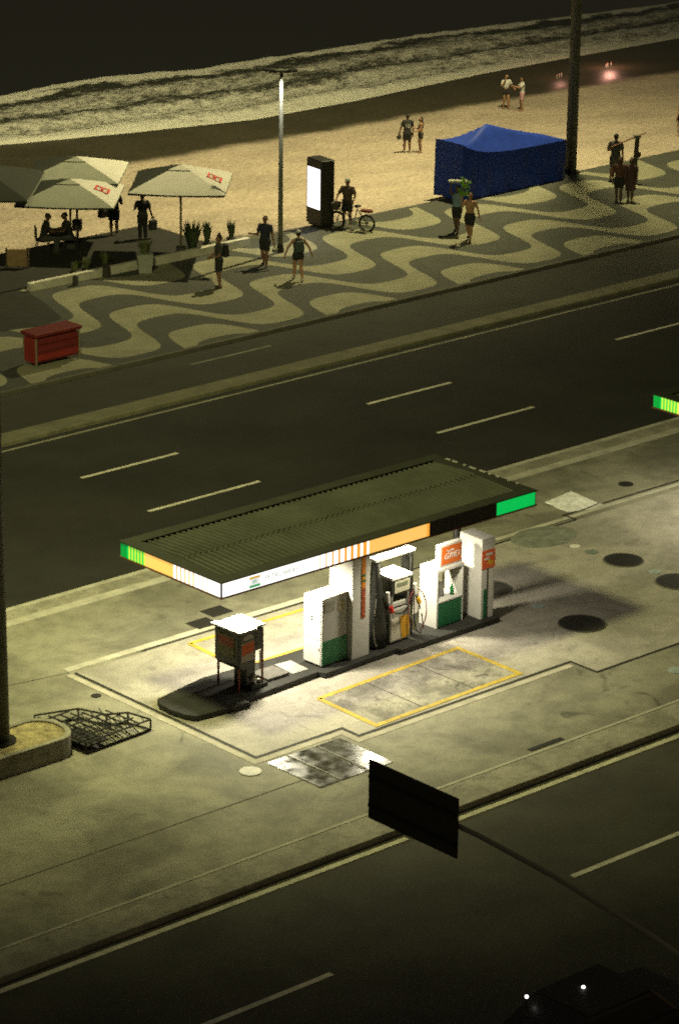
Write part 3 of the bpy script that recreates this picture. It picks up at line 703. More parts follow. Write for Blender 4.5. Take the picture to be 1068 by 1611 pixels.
gw = 'wet steel pit covers in front of the island'
for a, b, lb in ((40.46, 40.98, 'wet dark pit cover farthest from the sign board'), (41.02, 41.74, 'wet dark pit cover in the middle of three'), (41.78, 42.46, 'shiny wet pit cover partly behind the sign board')):
    o = MB().b2((a, 45.02, .002), (b, 46.66, .016)).build('pit_cover', wp, None, bev=.004); tag(o, lb, 'pit cover', gw)
    MB().b2((a+.03, 45.06, .016), (a+.05, 46.6, .02)).build('lift_edge', mat('worn_steel_edge', (.30, .29, .24), .5, .4, var=.4, scale=3), o)
plm = mat('glare_white_plate', (.86, .85, .83), .35, 0, var=.35, scale=5, bump=.4, bscale=4)  # white base colour stands in for the glare off the plate
o = MB().b2((-.48, -.46, .0), (.48, .46, .02)).build('access_plate', plm, None, bev=.004, loc=(56.93, 54.0, .045)); o.rotation_euler = (R(4.5), R(-5), 0); tag(o, 'metal access plate, its glare painted white, right of the canopy', 'access plate')
MB().b2((-.48, -.60, -.03), (.55, -.49, -.005)).build('frame_bar', mat('plate_frame', (.55, .52, .46), .5, var=.2, scale=4), o)
p = G(855, 845)
o = MB().cone((0, 0, 0), (0, 0, .006), .82, .82, 36).build('patched_cover', mat('patch_green_grey', (.19, .20, .165), .85, var=.4, scale=3, speck=.3), None, loc=(p.x, p.y, .006)); o.scale = (1.15, .8, 1); tag(o, 'worn greenish round patch in the paving right of the kiosk', 'manhole cover')

# ------------------------------------------------------------------ planter with the mast, lattice frame
pl = empty('concrete_planter', (36.2, 50.18, 0), 0, 'pale concrete planter with a rounded end, dry soil inside', 'planter')
def pill(x0, x1, w, n=10):
    ps = [(x0, -w), (x1-w*.75, -w)] + [(x1-w*.75 + w*.75*math.sin(math.pi*k/n), -w*math.cos(math.pi*k/n)) for k in range(1, n)] + [(x1-w*.75, w), (x0, w)]
    return ps
wl_ = MB(); out, inn = pill(-6, 1.72, .66), pill(-5.88, 1.60, .54); zt = .46
O0, O1 = [[wl_.bm.verts.new((*p, zz)) for p in out] for zz in (0, zt)]; I0, I1 = [[wl_.bm.verts.new((*p, zz)) for p in inn] for zz in (.2, zt)]
nn = len(out)
for i in range(nn):
    j = (i+1) % nn
    for A_, B_ in ((O0, O1), (O1, I1), (I1, I0)): wl_.bm.faces.new((A_[i], A_[j], B_[j], B_[i]))
wl_.build('wall', paving('planter_concrete', (.30, .285, .225), .6, .8), pl, bev=.012)
so_ = MB(); so_.prism(pill(-5.9, 1.62, .56), .30, .42).build('soil', mat('dry_soil', (.30, .25, .13), .95, var=.6, scale=5, speck=.5, bump=1, bscale=12), pl)
t = empty('lattice_frame', (38.0, 49.42, 0), R(3), 'black metal lattice frame lying on the concrete beside the planter', 'metal frame')
bars = MB(); zt = .26
top = [(-.35, 1.9), (.15, 2.05), (1.15, 1.55), (1.45, 1.15), (1.62, .62), (1.75, .12)]
low = [(-.1, .02), (1.75, .02), (1.75, .1)]
ox = [(-.08, 0), (1.72, .02), (1.62, .62), (1.22, .85), (1.0, 1.5), (.1, 1.85), (-.1, 1.6)]
def bar(p, q, r=.024): bars.cone(p, q, r, r, 6)
for (zz) in (.03, zt):
    for a, b in zip(ox, ox[1:] + ox[:1]): bar((*a, zz), (*b, zz), .024)
for a in ox: bar((*a, .02), (*a, zt), .022)
for k in range(1, 8):
    x = -.08 + 1.7*k/8; yt = 1.78 - .9*(k/8)**1.3
    bar((x, .0, zt), (x-.05, yt, zt), .02)
    bar((x, .0, .03), (x+.12, yt*.8, zt*.8), .014)
for k in range(1, 6):
    y = .30*k; bar((-.08, y, zt), (1.68-.18*k, y+.03, zt), .022 if k % 2 else .015)
for k in range(14):
    x = -.02 + .12*k; y0_ = .0 if k % 2 else .30; bar((x, y0_, zt), (x+.14, y0_+.3, zt), .011)
    y1 = .6 if k % 2 else .9
    if x < 1.2: bar((x, y1, zt), (x+.14, y1+.3, zt), .011)
bars.build('truss_bars', groove, t)
MB().b2((-.02, .05, .12), (.52, .98, .15)).build('cover_sheet', groove, t)

# ------------------------------------------------------------------ road sign board over the near carriageway
t = empty('gantry_sign', (32.8, 34.3, 0), 0, 'dark back of a road sign board on a long arm over the road', 'road sign')
MB().b2((-.02, -1.02, 5.0), (.02, 1.02, 6.02)).build('board', mat('sign_back', (.06, .057, .043), .6, .2, var=.15, scale=2), t, bev=.006)
MB().b2((-.05, -1.0, 5.22), (-.02, 1.0, 5.27)).b2((-.05, -1.0, 5.72), (-.02, 1.0, 5.77)).build('stiffener', dark_m, t)
MB().tube([(.12, .7, 5.5), (.12, -1.4, 5.48), (.12, -3.0, 5.38), (.12, -5.0, 5.15), (.12, -7.2, 4.75), (.12, -8.6, 4.1), (.12, -9.0, 3.2)], .045, 10).cone((.12, -9.0, 0), (.12, -9.0, 3.3), .09, .05, 12).build('arm', mat('arm_grey', (.30, .29, .21), .8), t)

# ------------------------------------------------------------------ people
SK = {'tan': (.40, .22, .125), 'brown': (.20, .105, .06), 'dark': (.11, .06, .037), 'fair': (.50, .32, .215)}
def cloth(name, c): return mat('cloth_'+name, c, .85, var=.15, scale=6)
eye_m = mat('eye_dark', (.02, .015, .012), .3); mouth_m = mat('lip', (.22, .07, .055), .6)
def person(loc, h, facing, label, skin='brown', legs=None, arms=None, top=None, bottom=None, hair=('short', (.012, .009, .007)), hat=None, sit=False, lean=0., shoes=(.03, .03, .028), slim=1.0, group=None, topkind='tee', botkind='shorts', number=None):
    """facing: world bearing of the face in degrees; limb offsets in body heights (x = the person's right, y forward)"""
    t = empty('person', loc, R(facing-90), label, 'person', group)
    skm = mat('skin_'+skin, SK[skin], .6, var=.06, scale=9)
    V = Vector; hz = .275 if sit else .50
    def P(v): return V((v[0], v[1] + lean*max(0, v[2]-hz), v[2]))
    def sc(v): v = P(v); return v*h
    b = MB()
    def ring(z, rx, ry, y=0): return (0, (y + lean*max(0, z-hz))*h, z*h, rx*h*slim, ry*h)
    dz = hz-.50
    b.loft([ring(.465+dz, .070, .050), ring(.52+dz, .098, .066), ring(.61+dz, .080, .056), ring(.72+dz, .100, .068), ring(.78+dz, .102, .062), ring(.815+dz, .082, .046), ring(.838+dz, .04, .038)], 18)
    b.cap(sc((0, -.004, .82+dz)), sc((0, .004, .885+dz)), .034*h, .031*h)
    hc = P((0, .008, .932+dz))*h
    b.ell(hc, (.046*h, .056*h, .062*h), sub=3); b.ell(hc + V((0, .012, -.030))*h, (.034*h, .040*h, .036*h), sub=2)
    b.ell(hc + V((0, .058, -.010))*h, (.008*h, .012*h, .012*h), sub=2)
    for s_ in (-1, 1): b.ell(hc + V((s_*.047, -.004, -.006))*h, (.006*h, .013*h, .018*h), sub=2)
    legs = legs or ((0, -.055, 0), (0, .055, 0))
    J = []
    for i, lg in enumerate(legs):
        s_ = -1 if i == 0 else 1
        hip = V((s_*.052*slim, 0, hz))
        if sit:
            kn = V((s_*.075, .25, .29)); an = V((s_*.07, .25 + lg[0], .045))
        else:
            an = V((lg[1], lg[0], .045 + lg[2])); mid = hip.lerp(an, .49); kn = mid + V((0, .02 + abs(lg[0])*.12 + lg[2]*.9, 0))
        H_, K_, A_ = hip*h, kn*h, an*h
        b.cap(H_, K_, .058*h*slim, .036*h); b.cap(K_, K_.lerp(A_, .3) + V((0, -.006*h, 0)), .036*h, .037*h); b.cap(K_.lerp(A_, .3) + V((0, -.006*h, 0)), A_, .037*h, .021*h)
        b.cap(A_ + V((0, -.018, -.022))*h, A_ + V((s_*.012, .085, -.028))*h, .021*h, .016*h)
        J.append((H_, K_, A_))
    arms = arms or (((-.03, -.01, -.17), (-.03, .04, -.315)), ((.03, -.01, -.17), (.03, .04, -.315)))
    AR = []
    for i, (e_, w_) in enumerate(arms):
        s_ = -1 if i == 0 else 1
        sh = P((s_*.105*slim, -.004, .800+dz)); S_ = sh*h; E_ = (sh+V(e_))*h; W_ = (sh+V(w_))*h
        b.cap(P((s_*.06, 0, .802+dz))*h, S_, .036*h, .034*h); b.cap(S_, E_, .030*h*slim, .024*h); b.cap(E_, W_, .025*h, .0165*h)
        d = (W_-E_).normalized(); sd = d.cross(V((0, 1, 0)));
        if sd.length < .2: sd = d.cross(V((1, 0, 0)))
        sd.normalize(); nr = d.cross(sd)
        pm = W_ + d*.032*h
        b.cap(W_, pm, .015*h, .017*h)
        for k, ln in enumerate((.036, .043, .040, .031)):
            o = pm + sd*(k-1.5)*.0095*h + d*.012*h; k1 = o + d*ln*.5*h + nr*.004*h; k2 = k1 + d*ln*.45*h + nr*.012*h
            b.cap(o, k1, .0062*h, .0056*h, 6); b.cap(k1, k2, .0056*h, .005*h, 6)
        o = W_ + d*.012*h + sd*.013*h; b.cap(o, o + (d*.6+sd*.8)*.028*h + nr*.01*h, .0068*h, .0055*h, 6)
        AR.append((S_, E_, W_, pm + d*.03*h))
    ob = b.build('body', [skm, eye_m, mouth_m], t, smooth=True, remesh=.0062*h, smi=2)
    for p in ob.data.polygons:
        c = p.center - hc
        if c.y > .035*h:
            if min((c - V((s_*.019, .05, .004))*h).length for s_ in (-1, 1)) < .0085*h: p.material_index = 1
            elif abs(c.z + .034*h) < .0045*h and abs(c.x) < .016*h: p.material_index = 2
    # clothing
    if top:
        q = MB(); low = .60 if topkind == 'crop' else .50
        if topkind == 'dress': q.loft([ring(.27, .115, .10), ring(.40, .112, .092), ring(.50+dz, .112, .082), ring(.61+dz, .092, .066), ring(.73+dz, .110, .077), ring(.80+dz, .100, .06), ring(.83+dz, .06, .046)], 18)
        elif topkind == 'bra': q.loft([ring(.715+dz, .103, .074), ring(.765+dz, .106, .076)], 18)
        else:
            rr = [ring(low+dz, .108, .077), ring(.61+dz, .092, .066), ring(.72+dz, .110, .078), ring(.78+dz, .112, .072), ring(.818+dz, .092, .055), ring(.842+dz, .05, .046)]
            q.loft(rr if low < .58 else rr[1:], 18)
        if topkind in ('tee', 'crop', 'dress'):
            for S_, E_, W_, _ in AR: q.cone(P((0, 0, .80+dz))*h, S_, .04*h, .043*h, 12); q.ell(S_, .0425*h); q.cone(S_, S_.lerp(E_, .72), .0425*h*slim, .041*h, 14)
        if topkind == 'long':
            for S_, E_, W_, _ in AR: q.ell(S_, .042*h); q.cap(S_, E_, .040*h, .034*h); q.cone(E_, E_.lerp(W_, .9), .034*h, .028*h, 12)
        so = q.build('dress' if topkind == 'dress' else 'shirt', cloth(*top), t, smooth=True, remesh=.008*h, smi=1)
        if number: text('shirt_number', number, .14*h, cloth('number_white', (.75, .73, .66)), so, (0, -(.083+lean*.2)*h, .70*h), (R(90), 0, 0), .003)
    if bottom and topkind != 'dress':
        q = MB(); q.loft([ring(.45+dz, .085, .062), ring(.49+dz, .110, .078), ring(.54+dz, .108, .076), ring(.585+dz, .090, .066)], 18)
        fr = {'shorts': .78, 'short': .38, 'trousers': 1.0}[botkind if botkind != 'skirt' else 'short']
        if botkind == 'skirt': q.loft([ring(.36, .125, .10), ring(.46, .115, .085), ring(.52, .108, .078)], 18)
        else:
            for H_, K_, A_ in J:
                q.cone(H_ + V((0, 0, .02*h)), H_.lerp(K_, fr), .068*h*slim, .056*h if fr < .9 else .045*h, 16)
                if fr > .9: q.ell(K_, .046*h); q.cone(K_, K_.lerp(A_, .94), .045*h, .036*h, 14)
        q.build('trousers' if botkind == 'trousers' else ('skirt' if botkind == 'skirt' else 'shorts'), cloth(*bottom), t, smooth=True, remesh=.008*h, smi=1)
    if shoes:
        for (H_, K_, A_), s_ in zip(J, (-1, 1)):
            q = MB(); q.cap(A_ + V((0, -.020, -.024))*h, A_ + V((s_*.012, .088, -.029))*h, .025*h, .019*h)
            q.build('shoe', mat('shoe_%.2f' % shoes[0], shoes, .6), t, smooth=True)
    if hair:
        hm = mat('hair_%.3f' % hair[1][0], hair[1], .6, var=.3, scale=30); q = MB()
        q.ell(hc + V((0, -.014, .012))*h, (.050*h, .055*h, .059*h), sub=3)
        if hair[0] == 'long': q.loft([(hc.x, hc.y-.030*h, hc.z+.01*h, .046*h, .032*h), (hc.x, hc.y-.045*h, hc.z-.06*h, .052*h, .024*h), (hc.x, hc.y-.060*h, hc.z-.13*h, .050*h, .022*h), (hc.x, hc.y-.066*h, hc.z-.20*h, .028*h, .012*h)], 14)
        if hair[0] == 'bun': q.ell(hc + V((0, -.050, .05))*h, .026*h, sub=2)
        if hair[0] == 'tall':
            q.ell(hc + V((0, -.008, .058))*h, (.036*h, .038*h, .032*h), sub=2)
            for s_ in (-1, 0, 1): q.cone(hc + V((s_*.022, -.012, .06))*h, hc + V((s_*.042, -.016, .112))*h, .016*h, .006*h, 8)
        q.build('hair', hm, t, smooth=True, remesh=.007*h)
    if hat:
        q = MB(); kind, c = hat
        q.loft([(hc.x, hc.y-.002*h, hc.z+.016*h, .055*h, .063*h), (hc.x, hc.y-.004*h, hc.z+.045*h, .052*h, .060*h), (hc.x, hc.y-.006*h, hc.z+.066*h, .034*h, .040*h), (hc.x, hc.y-.006*h, hc.z+.072*h, .01*h, .01*h)], 18)
        if kind == 'cap': q.box(hc + V((0, .075, .02))*h, (.07*h, .06*h, .008*h), rx=-.2)
        if kind == 'helmet':
            for k in (-1, 0, 1): q.box(hc + V((k*.025, -.004, .066))*h, (.008*h, .09*h, .014*h))
        q.build('cap' if kind == 'cap' else 'helmet', mat('hat_%.2f' % c[0], c, .45), t, smooth=kind == 'cap', bev=.004)
    t['hand_l'] = 0
    del t['hand_l']
    M_ = Matrix.Translation(loc) @ Matrix.Rotation(R(facing-90), 4, 'Z')
    bpy.context.view_layer.update()
    return t, [M_ @ a[3] for a in AR], M_
TOCAM, AWAY, RIGHT, LEFT = -132, 48, -42, 138
def backpack(M_, h, m_, label, w=.30, hh=.42):
    t = empty('backpack', M_ @ Vector((0, 0, 0)), M_.to_euler().z, label, 'backpack')
    MB().box((0, -.20*h/1.7*1.0, .70*h), (w, .15, hh)).build('pack', m_, t, bev=.04)
    MB().box((0, -.28*h/1.7, .66*h), (w*.75, .05, hh*.45)).build('pocket', m_, t, bev=.02)
    for s_ in (-1, 1): MB().tube([(s_*.09, -.12, .80*h), (s_*.10, 0, .845*h), (s_*.10, .10, .78*h), (s_*.10, .11, .68*h), (s_*.11, -.06, .60*h)], .014).build('strap', m_, t)
    return t
def hbag(p, m_, label, s=(.28, .12, .26), rz=0, cat='bag'):
    t = empty('hand_bag', (p.x, p.y, p.z-s[2]-.12), rz, label, cat)
    MB().box((0, 0, s[2]/2), s).build('sack', m_, t, bev=.04)
    MB().tube([(-s[0]*.3, 0, s[2]-.01), (-s[0]*.2, 0, s[2]+.1), (0, 0, s[2]+.14), (s[0]*.2, 0, s[2]+.1), (s[0]*.3, 0, s[2]-.01)], .012).build('handle', m_, t)
    return t
BLK = ('black', (.02, .02, .02)); NAVY = ('navy', (.02, .025, .045)); GREY = ('charcoal', (.05, .05, .047)); WHT = ('white', (.75, .72, .68)); PINK = ('pink', (.62, .36, .40))
# on the promenade
h = 1.70
t, hd, M_ = person(G(345, 453), h, 160, 'dark clothed person with tall hair and a backpack facing the parasols', 'brown', legs=((.01, -.05, 0), (-.03, .055, 0)), arms=(((-.02, .04, -.16), (.02, .16, -.20)), ((.03, .02, -.17), (.0, .15, -.22))), top=GREY, bottom=BLK, botkind='shorts', hair=('tall', (.014, .01, .008)), slim=.92)
backpack(M_, h, mat('pack_black', (.018, .018, .018), .8), 'black backpack on the person with tall hair')
t, hd, M_ = person(G(417, 419), 1.66, -150, 'man in dark tee and shorts with one forearm raised beside the lamp post', 'brown', legs=((.10, -.06, 0), (-.10, .06, .015)), arms=(((-.05, .02, -.165), (-.09, .06, -.30)), ((.03, .05, -.165), (.11, .15, -.14))), top=NAVY, bottom=BLK, shoes=(.03, .03, .028))
hbag(hd[0], mat('bag_grey', (.1, .1, .09), .7), 'small grey bag held low by the man beside the lamp post', (.16, .08, .10))
t, hd, M_ = person(G(469, 441), 1.62, 62, 'walker in tank top and pale cap with arms held out, wearing a backpack', 'tan', legs=((.12, -.05, .0), (-.13, .05, .02)), arms=(((-.10, .02, -.14), (-.15, .03, -.285)), ((.10, -.02, -.14), (.16, .0, -.285))), top=GREY, topkind='tank', bottom=BLK, botkind='short', hat=('cap', (.42, .42, .38)), shoes=(.45, .44, .4))
backpack(M_, 1.62, mat('pack_green', (.05, .075, .06), .8), 'dull green backpack on the walker in the pale cap', .28, .36)
t, hd, M_ = person(G(225, 378), 1.60, 60, 'dark figure standing on the deck under the right parasol with a bag', 'dark', arms=(((-.05, .06, -.15), (.0, .12, -.10)), ((.05, -.02, -.17), (.09, .0, -.31))), top=GREY, bottom=BLK, botkind='trousers')
hbag(hd[1] + Vector((0, 0, .10)), mat('bag_black', (.02, .02, .018), .8), 'black bag hanging from the figure on the deck', (.30, .14, .34))
t, hd, M_ = person(G(180, 372), 1.70, 60, 'dark figure with bent arm half hidden by the front parasol', 'dark', arms=(((-.06, .03, -.16), (-.08, .09, -.27)), ((.05, .03, -.16), (.03, .12, -.06))), top=BLK, bottom=BLK, botkind='shorts')
hbag(hd[0] + Vector((0, 0, .18)), mat('bag_black', (.02, .02, .018), .8), 'dark cloth bag at the hip of the figure behind the front parasol', (.34, .2, .26))
# beside the sand
t, hd, M_ = person(G(966, 286), 1.74, 40, 'man in dark tee and shorts seen from behind at the edge of the sand', 'brown', legs=((0, -.085, 0), (0.02, .085, 0)), arms=(((-.055, .03, -.15), (.0, .13, -.17)), ((.035, -.01, -.17), (.045, .02, -.31))), top=GREY, bottom=GREY)
t, hd, M_ = person(G(972, 318), 1.60, -140, 'walker in brown top and dark shorts in front of the man by the sand', 'dark', legs=((.10, -.05, .0), (-.10, .05, .02)), top=('brown', (.10, .045, .035)), bottom=BLK, hair=('long', (.014, .01, .008)))
t, hd, M_ = person(G(990, 318), 1.56, -140, 'walker in a long dark dress under the slanting wooden post', 'dark', legs=((.07, -.04, 0), (-.07, .04, .01)), top=('dark_red', (.07, .035, .035)), topkind='dress', hair=('bun', (.014, .01, .008)))
# in front of the tent
t, hd, M_ = person(G(738, 379), 1.64, -150, 'bare chested walker in dark shorts in front of the blue tent', 'tan', legs=((.14, -.05, 0), (-.15, .05, .03)), arms=(((-.06, .0, -.16), (-.10, .02, -.29)), ((.05, .03, -.10), (.05, .08, .06))), bottom=BLK)
gb = MB()
for k in range(26): gb.box((random.gauss(0, .08), random.gauss(0, .08), .05 + k*.022), (.12, .02, .09), rz=random.uniform(0, 3), rx=random.uniform(-.8, .8))
o = gb.build('leaf_bundle', mat('bright_leaf', (.16, .34, .04), .6, var=.3, scale=8), None, loc=Vector(hd[1]) + Vector((.05, -.05, -.02))); tag(o, 'bright green leafy bundle carried on the shoulder of the bare chested walker', 'leaf bundle')
t, hd, M_ = person(G(718, 366), 1.60, -150, 'walker in pale blue vest balancing a tray in front of the blue tent', 'dark', legs=((.12, -.05, 0), (-.12, .05, .02)), arms=(((-.04, .06, .06), (-.03, .02, .21)), ((.04, .06, .06), (.03, .02, .21))), top=('pale_blue', (.16, .25, .30)), topkind='tank', bottom=BLK, botkind='shorts')
tr = (Vector(hd[0]) + Vector(hd[1]))/2
t = empty('carrying_tray', (tr.x, tr.y, tr.z + .02), R(-42), 'pale wooden tray held over the head of the walker in blue', 'tray')
MB().box((0, 0, .015), (.62, .40, .03)).build('board', mat('tray_wood', (.36, .36, .28), .6, var=.2, scale=5), t, bev=.005)
MB().box((0, -.2, .045), (.62, .02, .05)).build('rim', mat('tray_wood', (.36, .36, .28)), t)
# on the beach
p = B(640, 240)
t, hd, M_ = person(p, 1.52, 50, 'man on the sand seen from behind, black football shirt with a white number', 'brown', legs=((0, -.07, 0), (.01, .07, 0)), arms=(((-.06, 0, -.16), (-.09, .02, -.30)), ((.04, 0, -.17), (.035, .03, -.31))), top=BLK, bottom=BLK, number='10', shoes=None)
hbag(hd[0] + Vector((0, 0, .12)), mat('bag_black', (.02, .02, .018), .8), 'small dark bag in the hand of the man in the numbered shirt', (.20, .1, .16))
person(B(661, 240), 1.40, 150, 'woman with long dark hair and black shorts facing the man in the numbered shirt', 'tan', arms=(((-.02, .05, -.15), (.02, .18, -.17)), ((.02, .04, -.16), (.0, .16, -.12))), top=BLK, topkind='bra', bottom=BLK, botkind='short', hair=('long', (.014, .01, .008)), shoes=None, slim=.9)
person(B(795, 171), 1.46, -110, 'woman in white crop top and black shorts with a hand at her face', 'tan', legs=((.05, -.06, 0), (-.06, .05, 0)), arms=(((-.07, .02, -.13), (-.10, .10, -.19)), ((.08, .06, -.12), (.0, .10, .03))), top=WHT, topkind='crop', bottom=BLK, botkind='short', hair=('bun', (.03, .018, .012)), shoes=None, slim=.93)
person(B(820, 174), 1.42, 150, 'person in white shirt and pink shorts reaching out towards the woman in white', 'tan', arms=(((-.02, .12, -.10), (.0, .26, -.06)), ((.02, .10, -.12), (.02, .24, -.10))), top=WHT, topkind='tee', bottom=PINK, shoes=None, slim=.95)
person(B(1069, 214), 1.45, 100, 'bare shouldered beach walker in dark shorts cut by the right edge', 'tan', top=BLK, topkind='bra', bottom=BLK, botkind='short', hair=('bun', (.03, .018, .012)), shoes=None)
# cyclist and bicycle
bl, bf = G(576, 364), G(531, 358)
d_ = (bf-bl); d_.z = 0; ang = math.atan2(d_.y, d_.x)
bk = empty('bicycle', (bl+bf)/2, ang, 'dark bicycle with a front basket and a red padded rack', 'bicycle')
wr = .27; wb2 = d_.length/2 + .02
def wheel(x):
    q = MB(); q.tube([(x+wr*math.cos(k*math.pi/14), 0, wr+wr*math.sin(k*math.pi/14)) for k in range(29)], .042, 6)
    tyre = q.build('wheel', rubber, bk)
    s2 = MB()
    for k in range(9): a_ = k*math.pi/9; s2.tube([(x+.27*math.cos(a_), 0, wr+.27*math.sin(a_)), (x-.27*math.cos(a_), 0, wr-.27*math.sin(a_))], .003, 4)
    s2.cone((x, -.04, wr), (x, .04, wr), .03, .03, 10); s2.build('spokes', dark_m, tyre)
wheel(-wb2); wheel(wb2)
fr = MB(); bb = (-.08, 0, .27); sp_t = (-.20, 0, .78); ht_ = (wb2-.20, 0, .80)
for a_, b_ in ((bb, sp_t), (bb, (wb2-.16, 0, .68)), (sp_t, ht_), ((-wb2, 0, wr), bb), ((-wb2, 0, wr), (-.19, 0, .72)), ((wb2, 0, wr), ht_), (ht_, (wb2-.22, 0, .98))): fr.cone(a_, b_, .018, .018, 8)
fr.build('frame', black_p, bk, smooth=True)
MB().tube([(wb2-.32, -.29, .99), (wb2-.22, -.15, 1.0), (wb2-.2, 0, .99), (wb2-.22, .15, 1.0), (wb2-.32, .29, .99)], .014).build('handlebar', steel, bk)
MB().loft([(wb2+.06, 0, .62, .14, .16), (wb2+.06, 0, .86, .18, .20)], 14).build('basket', mat('basket_dark', (.05, .045, .03), .8), bk)
MB().ell((-.21, 0, .83), (.13, .08, .04)).build('saddle', black_p, bk, smooth=True)
MB().box((-wb2+.02, 0, .70), (.40, .20, .08)).build('rack_pad', mat('red_pad', (.16, .03, .02), .7), bk, bev=.02)
rs = MB(); rs.cone((-wb2, .06, wr), (-wb2+.02, .06, .66), .01, .01, 6).cone((-wb2, -.06, wr), (-wb2+.02, -.06, .66), .01, .01, 6).box((-wb2+.02, 0, .655), (.36, .12, .015)); rs.build('rack', steel, bk)
MB().cone((-.08, -.06, .27), (-.08, .06, .27), .09, .09, 16).build('crank', steel, bk)
person(G(546, 357), 1.66, -150, 'cyclist in a pale helmet standing beside the dark bicycle', 'brown', legs=((0, -.07, 0), (.06, .06, 0)), arms=(((-.07, .05, -.13), (-.05, .10, -.22)), ((.07, .08, -.13), (.06, .20, -.19))), top=('rust', (.075, .05, .035)), bottom=BLK, hat=('helmet', (.34, .36, .33)), shoes=(.2, .16, .1))

# ------------------------------------------------------------------ promenade furniture
# lamp post
t = empty('lamp_post', G(441, 397), 0, 'slender lamp post with a dark twin head beside the walkers', 'lamp post')
MB().cone((0, 0, 0), (0, 0, 5.75), .085, .055, 14).build('pole', mat('painted_pole', (.16, .17, .13), .5, .2, var=.1, scale=3), t, smooth=True)
MB().cone((0, 0, 0), (0, 0, .25), .12, .10, 14).build('base_sleeve', dark_m, t)
MB().box((-.05, 0, 5.93), (.7, .10, .07), rz=R(138)).box((0, 0, 5.84), (.08, .08, .2)).build('head_arm', dark_m, t, bev=.01)
for s_ in (-1, 1):
    c_p = Vector((math.cos(R(138))*s_*.36, math.sin(R(138))*s_*.36, 5.97))
    fx = MB().box(c_p, (.30, .24, .09), rz=R(138)).build('lamp_head', dark_m, t, bev=.02)
L = bpy.data.lights.new('post_lamp', 'SPOT'); L.energy = 420; L.color = (1, .93, .85); L.spot_size = R(46); L.spot_blend = 1; L.shadow_soft_size = .04
lo = bpy.data.objects.new('post_lamp', L); COL.objects.link(lo); lo.parent = t; lo.location = (-.20, -.24, 6.02); lo.rotation_euler = Vector((.20, .24, -1.25)).to_track_quat('-Z', 'Y').to_euler()
# advertising totem
a0, a1, a2 = G(484, 352), G(508, 361), G(523, 356)
t = empty('advert_totem', ((a1+a0)/2 + (a2-a1)/2), math.atan2((a0-a1).y, (a0-a1).x), 'black advertising totem with a glowing blank white screen', 'advert totem')
tw_, td_ = (a0-a1).length, .52
MB().b2((-tw_/2, -td_/2, .06), (tw_/2, td_/2, 2.28)).build('case', black_p, t, bev=.03)
MB().b2((-tw_/2+.05, -td_/2+.05, 0), (tw_/2-.05, td_/2-.05, .06)).build('plinth', dark_m, t)
sc_ = MB().b2((-tw_/2+.10, td_/2-.002, .62), (tw_/2-.08, td_/2+.004, 1.98)).build('screen', lit('white_screen', (1, .93, .92), 3.2), t)
MB().b2((-tw_/2+.07, td_/2-.004, .58), (tw_/2-.05, td_/2+.002, 2.02)).build('screen_bezel', mat('bezel_red_black', (.06, .015, .012), .3), t)
